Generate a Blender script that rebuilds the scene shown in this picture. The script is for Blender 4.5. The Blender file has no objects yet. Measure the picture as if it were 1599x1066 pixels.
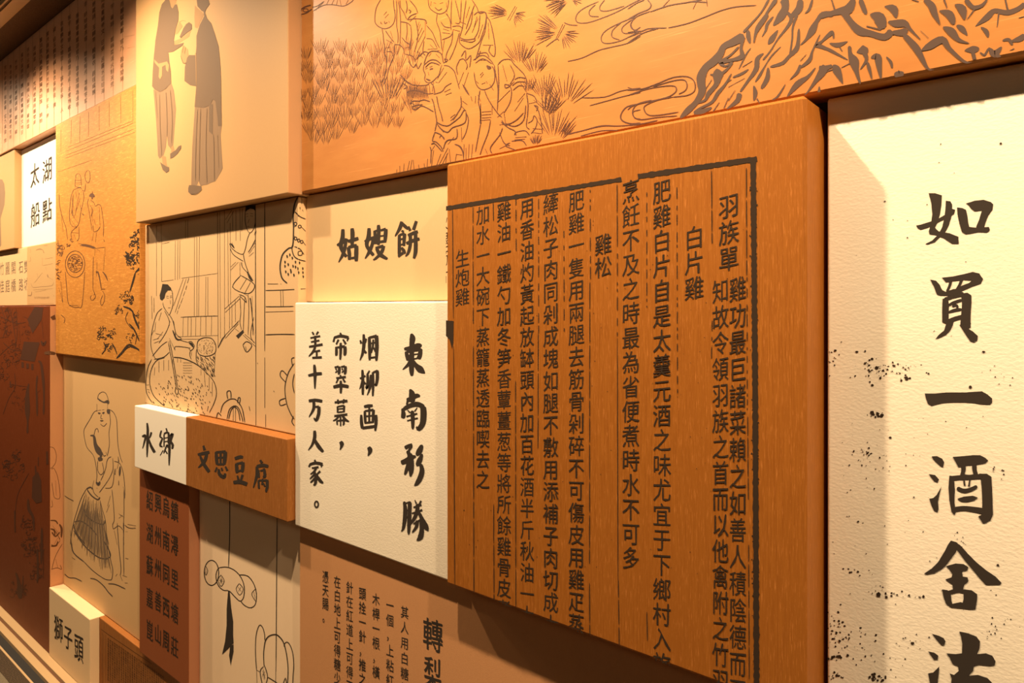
import bpy, bmesh, math, random
from mathutils import Vector
from mathutils.geometry import tessellate_polygon

# ------------------------------------------------------------------ camera, world, lights, exposure
SC = bpy.context.scene
COL = SC.collection
PX, PY, FOC, VX = 799.5, 482.0, 1069.0, -470.0          # principal point, focal length, wall's vanishing point (1599x1066)
TH = math.atan((PX - VX) / FOC)
CT, ST = math.cos(TH), math.sin(TH)
CZ = 1.56                                                # eye height
cd = bpy.data.cameras.new('camera')
cam = bpy.data.objects.new('camera', cd); COL.objects.link(cam)
cam.location = (0, 0, CZ)
cam.rotation_euler = (math.pi / 2, 0, math.pi / 2 - TH)
cd.sensor_width = 36; cd.sensor_fit = 'HORIZONTAL'
cd.lens = FOC / 1599 * 36
cd.shift_y = -(533 - PY) / 1599
cd.clip_start = 0.02; cd.clip_end = 60
SC.camera = cam

world = bpy.data.worlds.new('world'); SC.world = world; world.use_nodes = True
bg = world.node_tree.nodes['Background']
bg.inputs[0].default_value = (1.0, 0.58, 0.30, 1); bg.inputs[1].default_value = 0.024

fill = bpy.data.lights.new('fill_light', 'AREA'); fill.shape = 'RECTANGLE'; fill.size = 3.0; fill.size_y = .5
fill.energy = 5.5; fill.color = (1.0, 0.74, 0.50)                 # added out-of-view fill, brightens the upper panels and softens their shadows
ro = bpy.data.objects.new('fill_light', fill); COL.objects.link(ro)
ro.location = (-2.6, -1.3, CZ + 1.25); ro.rotation_euler = (math.radians(78), 0, 0)
LIGHTS = [(-6.2, 24), (-4.9, 26), (-3.75, 26), (-2.45, 26), (-0.95, 30), (0.3, 28), (1.5, 24)]
for i, (lx, pw) in enumerate(LIGHTS):
    ld = bpy.data.lights.new('ceiling_spot', 'SPOT')
    ld.energy = pw * 6.7; ld.color = (1.0, 0.725, 0.455); ld.shadow_soft_size = 0.024
    ld.spot_size = math.radians(162 if lx < -4.5 else 142); ld.spot_blend = 1.0
    lo = bpy.data.objects.new('ceiling_spot', ld); COL.objects.link(lo)
    lo.location = (lx, 0.48, CZ + 1.27)
    lo.rotation_euler = (math.radians(8), 0, 0)
SC.view_settings.view_transform = 'Standard'; SC.view_settings.look = 'None'
SC.view_settings.exposure = 0.0; SC.view_settings.gamma = 1.0
SC.view_settings.use_curve_mapping = False

# ------------------------------------------------------------------ helpers
def xr(px):                                              # X / depth of the sight line through image column px
    u = (px - PX) / FOC
    return (-CT + u * ST) / (ST + u * CT)
def material(name, col, rough=0.6, kind=None, col2=None, spec=0.5, bump=0.1):
    m = bpy.data.materials.new(name); m.use_nodes = True
    nt = m.node_tree; N = nt.nodes; L = nt.links
    b = N['Principled BSDF']
    b.inputs['Roughness'].default_value = rough
    b.inputs['Specular IOR Level'].default_value = spec
    c1 = (*col, 1); c2 = (*(col2 or [c * 0.8 for c in col]), 1)
    b.inputs['Base Color'].default_value = c1
    if not kind: return m
    tc = N.new('ShaderNodeTexCoord')
    def noise(scale, sx=1, sy=1, sz=1, detail=4, rgh=.6, dist=0):
        mp = N.new('ShaderNodeMapping'); mp.inputs['Scale'].default_value = (sx, sy, sz)
        L.new(tc.outputs['Object'], mp.inputs['Vector'])
        n = N.new('ShaderNodeTexNoise'); n.inputs['Scale'].default_value = scale
        n.inputs['Detail'].default_value = detail; n.inputs['Roughness'].default_value = rgh
        n.inputs['Distortion'].default_value = dist
        L.new(mp.outputs[0], n.inputs['Vector']); return n.outputs['Fac']
    def ramp(fac, a, bb):
        r = N.new('ShaderNodeMapRange'); r.inputs['From Min'].default_value = a; r.inputs['From Max'].default_value = bb
        L.new(fac, r.inputs['Value']); return r.outputs[0]
    def mix(f, a, bb):
        x = N.new('ShaderNodeMix'); x.data_type = 'RGBA'
        if isinstance(f, float): x.inputs[0].default_value = f
        else: L.new(f, x.inputs[0])
        for s, v in ((6, a), (7, bb)):
            if isinstance(v, tuple): x.inputs[s].default_value = v
            else: L.new(v, x.inputs[s])
        return x.outputs[2]
    def bumpn(h, st, dist=0.002):
        bn = N.new('ShaderNodeBump'); bn.inputs['Strength'].default_value = st; bn.inputs['Distance'].default_value = dist
        L.new(h, bn.inputs['Height']); L.new(bn.outputs[0], b.inputs['Normal'])
    if kind == 'paper':                                  # crinkled matt paper
        n = noise(170, 1, 1, 1.7, 4, .55); big = noise(5, detail=2)
        L.new(mix(ramp(big, .3, .7), c1, c2), b.inputs['Base Color']); bumpn(n, bump, .003)
    elif kind == 'canvas':
        n = noise(420, detail=2); w = noise(900, 1, 1, .15, 2)
        L.new(mix(ramp(w, .3, .7), c1, c2), b.inputs['Base Color']); bumpn(n, bump, .001)
    elif kind == 'wood_v':                               # fine upright grain with pale flecks
        g = noise(420, 1, 1, .03, 3); fl = noise(620, 1, 1, .06, 4, .7); big = noise(9, 1, 1, .5, 3)
        base = mix(ramp(g, .32, .68), c2, c1)
        base = mix(ramp(big, .3, .75), base, mix(.5, c1, c2))
        lite = tuple(min(1, c * 1.6 + .03) for c in col) + (1,)
        L.new(mix(ramp(fl, .55, .80), base, lite), b.inputs['Base Color']); bumpn(g, bump, .001)
    elif kind == 'wood_h':                               # lying grain with wavy pale flecks
        g = noise(55, .5, 1, 3.2, 4, .6, .5); fl = noise(45, .7, 1, 5, 4, .6, .9)
        base = mix(ramp(g, .35, .68), c2, c1)
        lite = tuple(min(1, c * 1.4 + .02) for c in col) + (1,)
        L.new(mix(ramp(fl, .55, .72), base, lite), b.inputs['Base Color']); bumpn(g, bump, .001)
    elif kind == 'lacquer':                              # smooth orange board with hairline scratches
        g = noise(14, .6, 1, 2.2, 4); s = noise(300, .03, 1, 1.3, 2)
        base = mix(ramp(g, .3, .7), c1, c2)
        lite = tuple(min(1, c * 1.35 + .03) for c in col) + (1,)
        L.new(mix(ramp(s, .66, .8), base, lite), b.inputs['Base Color']); bumpn(s, bump, .0006)
    elif kind == 'speckle':
        g = noise(240, detail=2)
        L.new(mix(ramp(g, .42, .62), c1, c2), b.inputs['Base Color']); bumpn(g, bump, .003)
    return m

def link(name, bm, mat, parent=None, smooth=False):
    me = bpy.data.meshes.new(name); bm.to_mesh(me); bm.free()
    if mat: me.materials.append(mat)
    if smooth:
        for p in me.polygons: p.use_smooth = True
    o = bpy.data.objects.new(name, me); COL.objects.link(o)
    if parent: o.parent = parent
    return o

def box(x0, x1, y0, y1, z0, z1, bev=0.0, seg=2, org=(0, 0, 0)):
    bm = bmesh.new()
    bmesh.ops.create_cube(bm, size=1)
    for v in bm.verts:
        v.co = Vector(((x0 + x1) / 2 + v.co.x * (x1 - x0) - org[0], (y0 + y1) / 2 + v.co.y * (y1 - y0) - org[1],
                       (z0 + z1) / 2 + v.co.z * (z1 - z0) - org[2]))
    if bev: bmesh.ops.bevel(bm, geom=bm.edges[:], offset=bev, segments=seg, affect='EDGES', profile=.5)
    return bm

def structure(name, bm, mat):
    o = link(name, bm, mat); o['kind'] = 'structure'; return o

BACK = 1.105                                             # face of the bare wall behind the panels
class Panel:
    """One display panel: a solid board whose front face lies at depth d; heights are relative to the eye."""
    def __init__(s, label, d, x0, x1, z0, z1, mat, bev=.003, name='display_panel', cat='panel', side=None, seg=3):
        s.d, s.x0, s.x1, s.z0, s.z1 = d, x0 + .0006, x1 - .0006, z0 + .0006, z1 - .0006
        s.org = ((s.x0 + s.x1) / 2, BACK, CZ + s.z0)
        bm = box(s.x0, s.x1, d, BACK, CZ + s.z0, CZ + s.z1, bev, seg, s.org)
        s.o = link(name, bm, mat); s.o.location = s.org
        if side:                                         # differently coloured edge banding
            s.o.data.materials.append(side)
            for p in s.o.data.polygons:
                if p.normal.x > .8: p.material_index = 1
        s.o['label'] = label; s.o['category'] = cat
    def pt(s, px, py, off=.00035):
        u, v = (px - PX) / FOC, (PY - py) / FOC
        t = (s.d - off) / (ST + u * CT)
        X = t * (-CT + u * ST)
        if X > s.x1 and getattr(s, 'wrap', False):       # the print runs on round the panel's right edge
            t = (s.x1 + off) / (-CT + u * ST)
            return Vector((s.x1 + off - s.org[0], t * (ST + u * CT) - s.org[1], CZ + t * v - s.org[2]))
        return Vector((X - s.org[0], s.d - off - s.org[1], CZ + t * v - s.org[2]))
    def clip(s, bm):
        e = .0008
        pl = [((s.x0 + e, 0, 0), (-1, 0, 0)), ((0, 0, s.z0 + e + CZ), (0, 0, -1)), ((0, 0, s.z1 - e + CZ), (0, 0, 1))]
        if not getattr(s, 'wrap', False): pl.append(((s.x1 - e, 0, 0), (1, 0, 0)))
        for co, no in pl:
            bmesh.ops.bisect_plane(bm, geom=bm.verts[:] + bm.edges[:] + bm.faces[:], plane_co=Vector(co) - Vector(s.org),
                                   plane_no=Vector(no), clear_outer=True)

class Ink:
    """Collects flat printed marks, given in picture pixels of a crop (ox, oy, scale), and lays them on a panel."""
    def __init__(s, panel, ox=0, oy=0, sc=1.0, off=.00035):
        s.p, s.off, s.wm = panel, off, 1.0; s.v = []; s.f = []; s.k = 0; s.tp = .5; s.at(ox, oy, sc)
    def at(s, ox, oy, sc): s.ox, s.oy, s.sc = ox, oy, sc; return s
    def P(s, x, y): return s.p.pt(s.ox + x / s.sc, s.oy + y / s.sc, s.off + (s.k % 50) * 7e-6)
    def add(s, pts, faces):
        s.k += 1                                         # every mark lies a hair above the last, so overlaps stay clean
        n = len(s.v); s.v += [s.P(*q) for q in pts]; s.f += [tuple(n + i for i in f) for f in faces]
    def poly(s, nums):
        q = [(nums[i], nums[i + 1]) for i in range(0, len(nums), 2)]
        tri = tessellate_polygon([[Vector((a, b, 0)) for a, b in q]])
        s.add(q, [tuple(t) for t in tri])
    def stroke(s, pts, taper=.5, sub=4):                 # pts: (x, y, width)
        if len(pts) < 2: return
        if len(pts) > 2:
            out = []
            P = [pts[0]] + pts + [pts[-1]]
            for i in range(1, len(P) - 2):
                a, b, c, d = P[i - 1:i + 3]
                for k in range(sub):
                    t = k / sub
                    out.append(tuple(.5 * ((2 * b[j]) + (-a[j] + c[j]) * t + (2 * a[j] - 5 * b[j] + 4 * c[j] - d[j]) * t * t
                                     + (-a[j] + 3 * b[j] - 3 * c[j] + d[j]) * t ** 3) for j in range(3)))
            out.append(pts[-1]); pts = out
        n = len(pts); L = []; R = []
        for i, (x, y, w) in enumerate(pts):
            a = pts[max(0, i - 1)]; b = pts[min(n - 1, i + 1)]
            dx, dy = b[0] - a[0], b[1] - a[1]; l = math.hypot(dx, dy) or 1
            w = max(w, .3) * .5 * s.wm
            if i in (0, n - 1): w *= taper
            L.append((x - dy / l * w, y + dx / l * w)); R.append((x + dy / l * w, y - dx / l * w))
        s.add(L + R, [(i, i + 1, n + i + 1, n + i) for i in range(n - 1)])
    def lines(s, w, txt):
        """';' parts strokes. 'v' x y w triples, 'p' filled outline, 'e' cx cy rx ry ellipse line, else x y pairs at width w."""
        for part in txt.split(';'):
            t = part.replace(',', ' ').split()
            if not t: continue
            k = t[0] if t[0] in 'vpe' else None
            n = [float(q) for q in (t[1:] if k else t)]
            if k == 'v': s.stroke([tuple(n[i:i + 3]) for i in range(0, len(n) - 2, 3)])
            elif k == 'p': s.poly(n[:len(n) // 2 * 2])
            elif k == 'e':
                cx, cy, rx, ry = n[:4]
                s.stroke([(cx + rx * math.cos(a * .5236), cy + ry * math.sin(a * .5236), w) for a in range(13)], 1)
            else: s.stroke([(n[i], n[i + 1], w) for i in range(0, len(n) - 1, 2)])
        return s
    def dots(s, lst, rnd):
        for x, y, r in lst:
            k = rnd.randint(5, 7); a0 = rnd.random() * 6; e = .6 + rnd.random() * .6
            q = [(x + r * math.cos(a0 + i * 6.283 / k) * (.7 + .5 * rnd.random()) * 1.15, y + r * e * math.sin(a0 + i * 6.283 / k)) for i in range(k)]
            s.add(q, [tuple(range(k))])
        return s
    def fan(s, bx, by, ang, spread, ln, n, w, rnd):      # a tuft of blades
        for i in range(n):
            a = math.radians(ang + spread * (2 * i / (n - 1) - 1)) + rnd.uniform(-.03, .03)
            l = ln * rnd.uniform(.8, 1.08); r0 = ln * rnd.uniform(.20, .42)
            dx, dy = math.cos(a), -math.sin(a); bend = .03 * ln * (2 * i / (n - 1) - 1)
            s.stroke([(bx + dx * r0, by + dy * r0, w * .8), (bx + dx * (r0 + l) / 2, by + dy * (r0 + l) / 2, w),
                      (bx + dx * l + bend * .3, by + dy * l + abs(bend) * .5, w * .5)], .3, 2)
    def scribble(s, cx, cy, rx, ry, n, w, rnd, r=8):
        for i in range(n):
            a = rnd.random() * 6.283; q = math.sqrt(rnd.random())
            x, y = cx + rx * q * math.cos(a), cy + ry * q * math.sin(a); a0 = rnd.random() * 6.28; k = r * rnd.uniform(.6, 1.4)
            s.stroke([(x + k * math.cos(a0 + j * .9), y + k * math.sin(a0 + j * .9), w) for j in range(rnd.randint(3, 5))], .5, 2)
    # ---- characters
    def glyph(s, ch, cx, cy, w, h, style):
        """One character whose em box is w x h picture pixels wide, centred on (cx, cy)."""
        verts, faces = glyph_mesh(ch)
        offs, shear, jit = STYLE[style]
        cxs, cys = s.ox + cx / s.sc, s.oy + cy / s.sc; w /= s.sc; h /= s.sc
        c = s.p.pt(cxs, cys, s.off)
        hx = (s.p.pt(cxs + w / 2, cys, s.off).x - s.p.pt(cxs - w / 2, cys, s.off).x)
        hz = (s.p.pt(cxs, cys - h / 2, s.off).z - s.p.pt(cxs, cys + h / 2, s.off).z)
        rnd = random.Random(ord(ch) * 7 + int(cx))
        wob = [(rnd.uniform(-jit, jit), rnd.uniform(-jit, jit)) for _ in verts]
        for ox, oy in offs:
            n = len(s.v); s.k += 1; lift = (s.k % 50) * 7e-6
            for (x, y), (jx, jy) in zip(verts, wob):
                x += ox + jx; y += oy + jy + shear * x
                s.v.append(Vector((c.x + x * hx, c.y - lift, c.z + y * hz)))
            s.f += [tuple(n + i for i in f) for f in faces]
    def chars(s, txt, boxes, style):
        for ch, (x0, x1, y0, y1) in zip(txt, boxes):
            k = 1.03
            s.glyph(ch, (x0 + x1) / 2, (y0 + y1) / 2, (x1 - x0) * k, (y1 - y0) * k, style)
        return s
    def column(s, txt, cx, y0, y1, n, w, style, mat):    # n equal cells from y0 to y1; text may run past n; one part per character
        h = (y1 - y0) / n
        for i, ch in enumerate(txt):
            s.glyph(ch, cx, y0 + (i + .5) * h, w * .93, h * .95, style); s.build('character', mat)
    def build(s, name, mat, label=None):
        bm = bmesh.new(); vs = [bm.verts.new(v) for v in s.v]
        for f in s.f:
            try: bm.faces.new([vs[i] for i in f])
            except ValueError: pass
        s.p.clip(bm)
        if not bm.faces: bm.free(); s.v = []; s.f = []; return None
        o = link(name, bm, mat, s.p.o)
        if label: o['label'] = label
        s.v = []; s.f = []
        return o

# (offsets of the pen, rise to the right, wobble): the pen lays the sans glyph down several times to thicken it like a brush
STYLE = {
    'brush': ([(-.016, .008), (0, 0), (.016, -.008)], .10, .007),
    'brush_fine': ([(-.008, .005), (.008, -.005)], .10, .006),
    'block': ([(-.004, .001), (.004, -.001)], .14, .011),
    'seal': ([(-.02, -.004), (0, .004), (.02, -.004)], .0, .004),
    'small': ([(0, 0)], .05, .01),
}
_G = {}
_tc = bpy.data.curves.new('glyph_source', 'FONT'); _tc.size = 1; _tc.resolution_u = 2
_to = bpy.data.objects.new('glyph_source', _tc); COL.objects.link(_to)
def _raw(ch):
    _tc.body = ch
    bpy.context.view_layer.update()
    ev = _to.evaluated_get(bpy.context.evaluated_depsgraph_get())
    me = ev.to_mesh()
    v = [(a.co.x, a.co.y) for a in me.vertices]; f = [tuple(p.vertices) for p in me.polygons]
    ev.to_mesh_clear(); return v, f
_v, _f = _raw('國')
_x = [a for a, b in _v]; _y = [b for a, b in _v]
EM = max(max(_x) - min(_x), max(_y) - min(_y)) / .90
ECX, ECY = (max(_x) + min(_x)) / 2, (max(_y) + min(_y)) / 2
def glyph_mesh(ch):
    if ch not in _G:
        v, f = _raw(ch)
        _G[ch] = ([((x - ECX) / EM, (y - ECY) / EM) for x, y in v], f)
    return _G[ch]

# ------------------------------------------------------------------ materials
M_white = material('cream_paper', (.90, .83, .68), .75, 'paper', (.87, .79, .63), .2, .16)
M_white2 = material('cream_board', (.92, .86, .73), .7, 'canvas', (.90, .84, .70), .2, .1)
M_tan = material('tan_canvas', (.52, .315, .14), .6, 'canvas', (.50, .30, .13), .3, .12)
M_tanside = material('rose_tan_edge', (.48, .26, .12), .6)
M_beige = material('beige_canvas', (.68, .46, .245), .6, 'canvas', (.65, .44, .23), .3, .12)
M_cream = material('light_beige_canvas', (.80, .60, .36), .6, 'canvas', (.78, .58, .34), .3, .12)
M_sketch = material('sand_canvas', (.70, .45, .21), .6, 'canvas', (.67, .43, .20), .3, .12)
M_candy = material('straw_canvas', (.90, .69, .46), .65, 'canvas', (.88, .67, .44), .3, .15)
M_tofu = material('wheat_canvas', (.60, .30, .13), .6, 'canvas', (.57, .28, .12), .3, .2)
M_orange = material('orange_lacquer', (.475, .20, .050), .42, 'lacquer', (.42, .165, .038), .45, .06)
M_book = material('brown_veneer', (.38, .136, .020), .5, 'wood_v', (.26, .082, .010), .15, .15)
M_book2 = material('brown_veneer_small', (.37, .145, .034), .55, 'wood_v', (.24, .085, .018), .12, .15)
M_farm = material('honey_veneer', (.60, .27, .05), .5, 'wood_h', (.50, .20, .033), .4, .15)
M_town = material('dark_red_veneer', (.18, .042, .010), .5, 'wood_v', (.14, .031, .007), .15, .1)
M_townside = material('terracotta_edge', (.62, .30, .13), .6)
M_red = material('red_brown_board', (.29, .088, .030), .6, 'canvas', (.26, .078, .026), .12, .1)
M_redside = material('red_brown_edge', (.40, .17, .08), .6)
M_script = material('rose_wood', (.68, .36, .20), .42, 'lacquer', (.63, .32, .17), .5, .05)
M_map = material('antique_map', (.56, .37, .17), .6, 'canvas', (.48, .30, .13), .3, .1)
M_ink = material('black_ink', (.042, .033, .026), .85, spec=.1)
M_inkb = material('block_ink', (.040, .026, .017), .85, spec=.1)
M_inkbr = material('brown_ink', (.13, .055, .022), .6, spec=.3)
M_inkm = material('mural_ink', (.095, .040, .024), .5, spec=.3)
M_inkg = material('mountain_ink', (.085, .052, .038), .5, spec=.3)
M_inkd = material('dark_town_ink', (.078, .026, .010), .6, spec=.3)
M_robe = material('grey_wash', (.16, .108, .07), .65, spec=.2)
M_robe2 = material('pale_grey_wash', (.245, .16, .095), .65, spec=.2)
M_skin = material('faint_wash', (.36, .215, .10), .65, spec=.2)
M_pen = material('pen_ink', (.10, .075, .06), .65, spec=.2)
M_hatch = material('thin_grey_ink', (.20, .14, .09), .65, spec=.2)
M_faint = material('faint_brown_ink', (.33, .20, .10), .6, spec=.2)
M_dark = material('dark_wall_paint', (.05, .03, .018), .8)
M_soffit = material('brown_soffit', (.15, .085, .04), .7, 'speckle', (.10, .055, .025), .3, .1)
M_brass = material('tan_metal', (.52, .36, .19), .4, 'canvas', (.48, .33, .17), .5, .05)
M_black = material('black_gap', (.012, .010, .008), .8)
M_carpet = material('dark_carpet', (.03, .022, .014), .95, 'speckle', (.09, .06, .035), .2, .5)
M_shade = material('black_brown_board', (.02, .014, .01), .8)
M_grey = material('grey_floor', (.16, .13, .085), .8, 'speckle', (.12, .10, .06), .3, .2)

# ------------------------------------------------------------------ the room shell
XL, XR_ = -7.5, 1.6
structure('wall_back', box(XL, XR_, BACK + .001, BACK + .1, 0, CZ + 1.34), M_dark)
structure('floor', box(XL, XR_, -2.2, BACK, -.05, 0), M_carpet)
structure('trim_1', box(XL, XR_, .973, BACK, 0, CZ - 1.541), M_brass)                       # ledge under the panels
structure('trim_2', box(XL, XR_, .929, .959, 0, CZ - 1.541), M_brass)
structure('trim_3', box(XL, XR_, .959, .973, 0, CZ - 1.549), M_inkbr)                        # groove between them
structure('trim_4', box(XL, XR_, .889, .897, 0, .004), M_brass)                              # thin edge strip on the floor
structure('trim_5', box(XL, XR_, .897, .929, 0, .002), M_black)
structure('trim_6', box(XL, XR_, .60, .832, 0, .003), M_grey)
ZC = 1.3214
structure('ceiling', box(XL, XR_, .912, BACK, CZ + ZC, CZ + ZC + .06), M_soffit)
structure('trim_7', box(XL, XR_, .862, .912, CZ + ZC - .004, CZ + ZC + .06), M_brass)
structure('trim_8', box(XL, XR_, .852, .862, CZ + ZC, CZ + ZC + .06), M_soffit)
structure('trim_9', box(XL, XR_, .845, .852, CZ + ZC - .002, CZ + ZC + .06), M_brass)
structure('ceiling_black', box(XL, XR_, .5, .845, CZ + ZC + .02, CZ + ZC + .08), M_black)
bpy.data.objects['ceiling_black'].name = 'trim_10'

# ------------------------------------------------------------------ the panels (left to right, top to bottom)
X1, X2, X3, X4, X5 = -3.5417, -2.6335, -1.623, -1.0225, -.3022        # joints of the layout
G1, G2 = .310, .016
T1 = Panel('rose-brown lacquered panel with columns of fine script, at the upper left under the soffit', 1.034, -6.9, X2 - .001, .821, 1.320, M_script)
L1 = Panel('beige panel at the left picture edge with part of a grey painted figure', 1.043, -5.6, -4.218, G1 + .001, .82, M_tan)
H = Panel('white panel reading 湖太船點 in two pairs of brush characters', 1.073, -4.217, X1 - .0005, G1 + .003, .818, M_white2)
Q = Panel('pale yellow panel with two rows of small place names under the beige figure panel', 1.06, -5.6, -4.0722, G2, G1, M_beige)
S = Panel('narrow tan panel with a faint antique boat and harbour engraving', 1.0595, -4.071, X1 - .0005, G2, G1 + .002, M_map)
O = Panel('honey-coloured wood-grain panel engraved with farm workers around a tub and a pine tree', 1.029, X1 + .0005, X2, -.2013, .821, M_farm, .004)
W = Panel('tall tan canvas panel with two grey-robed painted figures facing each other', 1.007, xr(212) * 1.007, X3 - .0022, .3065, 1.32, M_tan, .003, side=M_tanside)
M = Panel('long orange lacquered mural panel of rice harvesters, waves and rocky mountains', 1.046, X3 - .002, .9, .3125, 1.32, M_orange, .0035, seg=1)
F = Panel('sand-yellow panel with a black line drawing of a woman stirring a big basket', 1.048, X2 + .0008, xr(466) * 1.048, -.3445, .3055, M_beige, .003)
G = Panel('light beige panel reading 姑嫂餅 in large brush characters', 1.072, xr(466) * 1.048 + .0005, X4 - .001, G2 + .002, .311, M_beige, .003)
P = Panel('white textured panel with the four-column brush poem starting 東南形勝', 1.024, X3 + .0026, X4 - .0005, -.578, G2 + .001, M_white, .004)
RW = Panel('tall white ink-spattered panel with one column of huge brush characters', 1.074, X5 + .006, .9, -1.54, .311, M_white, .004)
K = Panel('large brown wood-grain panel printed with a woodblock book page of chicken recipes', 1.0, X4, xr(1259.5), -.5715, .3010, M_book, .005, seg=1)
SX = Panel('small white protruding block reading 水鄉', 1.004, xr(210) * 1.004, xr(290) * 1.004, -.5664, -.3447, M_white2, .003)
B = Panel('brown wood-grain protruding block reading 文思豆腐', 1.004, xr(290) * 1.004 + .0002, X3 - .0005, -.5664, -.3447, M_book2, .003)
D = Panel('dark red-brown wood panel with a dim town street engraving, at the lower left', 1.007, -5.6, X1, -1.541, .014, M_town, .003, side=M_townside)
Ep = Panel('sand-coloured panel with a pen sketch of a stooping bare-backed man holding a tall basket', 1.058, X1 + .0005, xr(217.5) * 1.026 - .0005, -1.2388, -.2018, M_sketch, .003)
Shi = Panel('small cream block reading 獅子頭 standing on the metal ledge', 1.004, X1 + .001, xr(140.2) * 1.004, -1.541, -1.2388, M_cream, .003)
Y = Panel('small brown wood panel with a framed page of tiny script beside the cream 獅子頭 block', 1.037, xr(140.2) * 1.004 + .001, -2.2395, -1.541, -1.2388, M_book2, .003)
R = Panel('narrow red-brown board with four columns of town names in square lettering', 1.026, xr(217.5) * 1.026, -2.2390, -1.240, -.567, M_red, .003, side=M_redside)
C = Panel('straw-coloured panel with bold line drawings of hanging paper toys and a tassel', 1.06, -2.2385, X3 - .0005, -1.54, -.567, M_candy, .003)
Z = Panel('wheat-brown panel headed 轉梨 with columns of small text, under the white poem', 1.04, X3, X5 - .0005, -1.54, -.5788, M_tofu, .003)

# ------------------------------------------------------------------ lettering: huge brush characters, stroke by stroke
RND = random.Random(4)
ik = Ink(RW, 1280, 250, 3.555)
ik.lines(10, '''p 605,183 640,183 678,195 676,250 668,300 655,345 640,375 660,395 720,405 770,425 772,465 735,465 690,435 640,415 610,412 605,395 618,350 625,300 620,240;
p 700,225 725,228 735,245 735,270 752,275 748,295 732,310 718,360 700,395 665,430 640,455 600,468 585,466 625,445 660,410 680,370 692,320 698,270;
p 535,362 560,358 600,345 650,330 700,300 730,275 750,275 745,300 700,325 650,350 600,375 560,387 545,380;
p 762,262 790,265 812,275 820,310 825,350 830,370 870,375 940,370 945,390 930,402 880,400 830,410 810,412 790,400 775,350 765,300;
p 812,240 860,225 910,220 950,232 963,245 960,275 935,310 920,350 910,385 865,385 870,365 885,330 895,295 900,280 860,285 840,270 830,255''')
ik.build('character', M_ink)
ik.lines(10, '''p 613,662 645,668 665,690 680,720 700,730 740,715 780,712 800,720 775,740 720,752 670,752 650,745 635,705;
p 678,652 740,645 800,632 850,620 885,628 907,660 895,685 850,700 800,722 760,735 740,725 780,700 830,680 845,668 800,665 740,672 700,678;
v 728,665,18 722,695,16 705,732,14; v 790,655,20 778,690,16 758,722,14;
p 682,768 712,775 718,800 716,860 716,900 700,908 680,900 680,830;
v 690,775,24 740,757,20 800,740,28; p 785,740 820,735 842,750 843,790 838,860 838,930 815,935 780,915 785,860 790,800;
v 715,805,12 745,790,18 790,775,16; v 715,845,12 750,832,18 790,828,14; v 735,812,12 760,805,14 765,826,12;
v 705,900,26 750,880,24 795,868,24;
p 705,895 745,885 740,915 725,945 700,970 660,988 642,992 660,970 690,945;
p 775,912 810,925 850,950 878,975 875,1000 858,1012 835,1005 815,975 795,945''')
ik.build('character', M_ink)
ik.at(1280, 550, 3.555).lines(10, 'p 583,228 640,228 700,222 760,222 810,222 860,218 900,216 930,232 957,255 957,280 945,290 900,288 850,280 800,277 740,277 690,280 650,288 620,297 600,285 590,255')
ik.build('character', M_ink)
ik.lines(10, '''p 622,577 650,575 680,590 691,610 685,638 670,632 645,610 628,592; p 606,675 640,680 662,705 655,722 635,715 618,695;
p 677,742 665,790 657,830 660,870 655,888 635,880 620,850 608,812 630,808 650,790;
p 738,580 800,575 850,570 890,570 920,585 935,600 920,615 880,622 820,628 770,638 755,610;
v 797,625,28 797,660,24 785,700,24; v 858,622,26 860,655,24 872,690,24; v 795,685,20 830,688,18 865,684,20;
p 720,683 745,688 750,760 748,830 755,890 748,903 732,885 720,820 715,750;
v 725,700,26 780,694,26 830,694,24 890,688,28 935,690,34;
p 885,672 930,675 953,690 957,760 960,840 962,900 950,930 920,948 905,948 880,910 900,900 903,840 900,760 895,710;
v 762,752,22 800,768,24 840,760,22 874,742,20; v 800,700,18 805,740,18; v 835,700,16 828,745,20;
p 762,812 800,800 850,795 878,805 860,820 820,830 785,828; v 742,872,28 800,865,26 860,872,30 915,882,34''')
ik.build('character', M_ink)
ik.at(1280, 800, 4.006).lines(10, '''p 820,175 855,185 870,205 850,250 820,290 790,330 760,355 720,378 670,387 652,382 700,350 740,310 780,245 800,205;
p 850,185 880,205 930,260 980,310 1040,360 1100,400 1138,440 1130,450 1040,452 1000,410 950,350 900,290 860,235;
p 790,335 850,318 900,322 930,340 925,360 890,368 895,400 925,405 930,430 905,450 895,490 835,490 830,450 785,418 825,405 830,385 810,355;
p 765,480 800,485 820,510 825,555 830,570 880,560 960,580 978,605 940,605 880,598 820,592 790,570 775,530;
p 800,490 850,475 900,480 950,485 985,510 985,545 975,600 890,585 900,540 900,505 870,498 820,510''')
ik.build('character', M_ink)
ik.lines(10, '''p 702,758 745,770 775,785 787,805 780,830 760,828 735,800; p 678,868 715,875 742,895 738,920 715,920 700,900;
p 748,962 745,1010 735,1090 700,1110 690,1066 678,1005 710,1000 735,975;
p 873,743 930,755 980,775 1003,805 1000,850 985,885 1040,880 1080,895 1100,930 1095,955 1060,958 1000,950 965,960 960,990 930,1020 990,1015 1050,1035 1080,1066 1085,1120 820,1100 825,1035 812,1005 840,1015 870,990 865,960 830,945 812,905 792,880 850,885 890,880 892,820 885,780''')
ik.build('character', M_ink)
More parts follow.
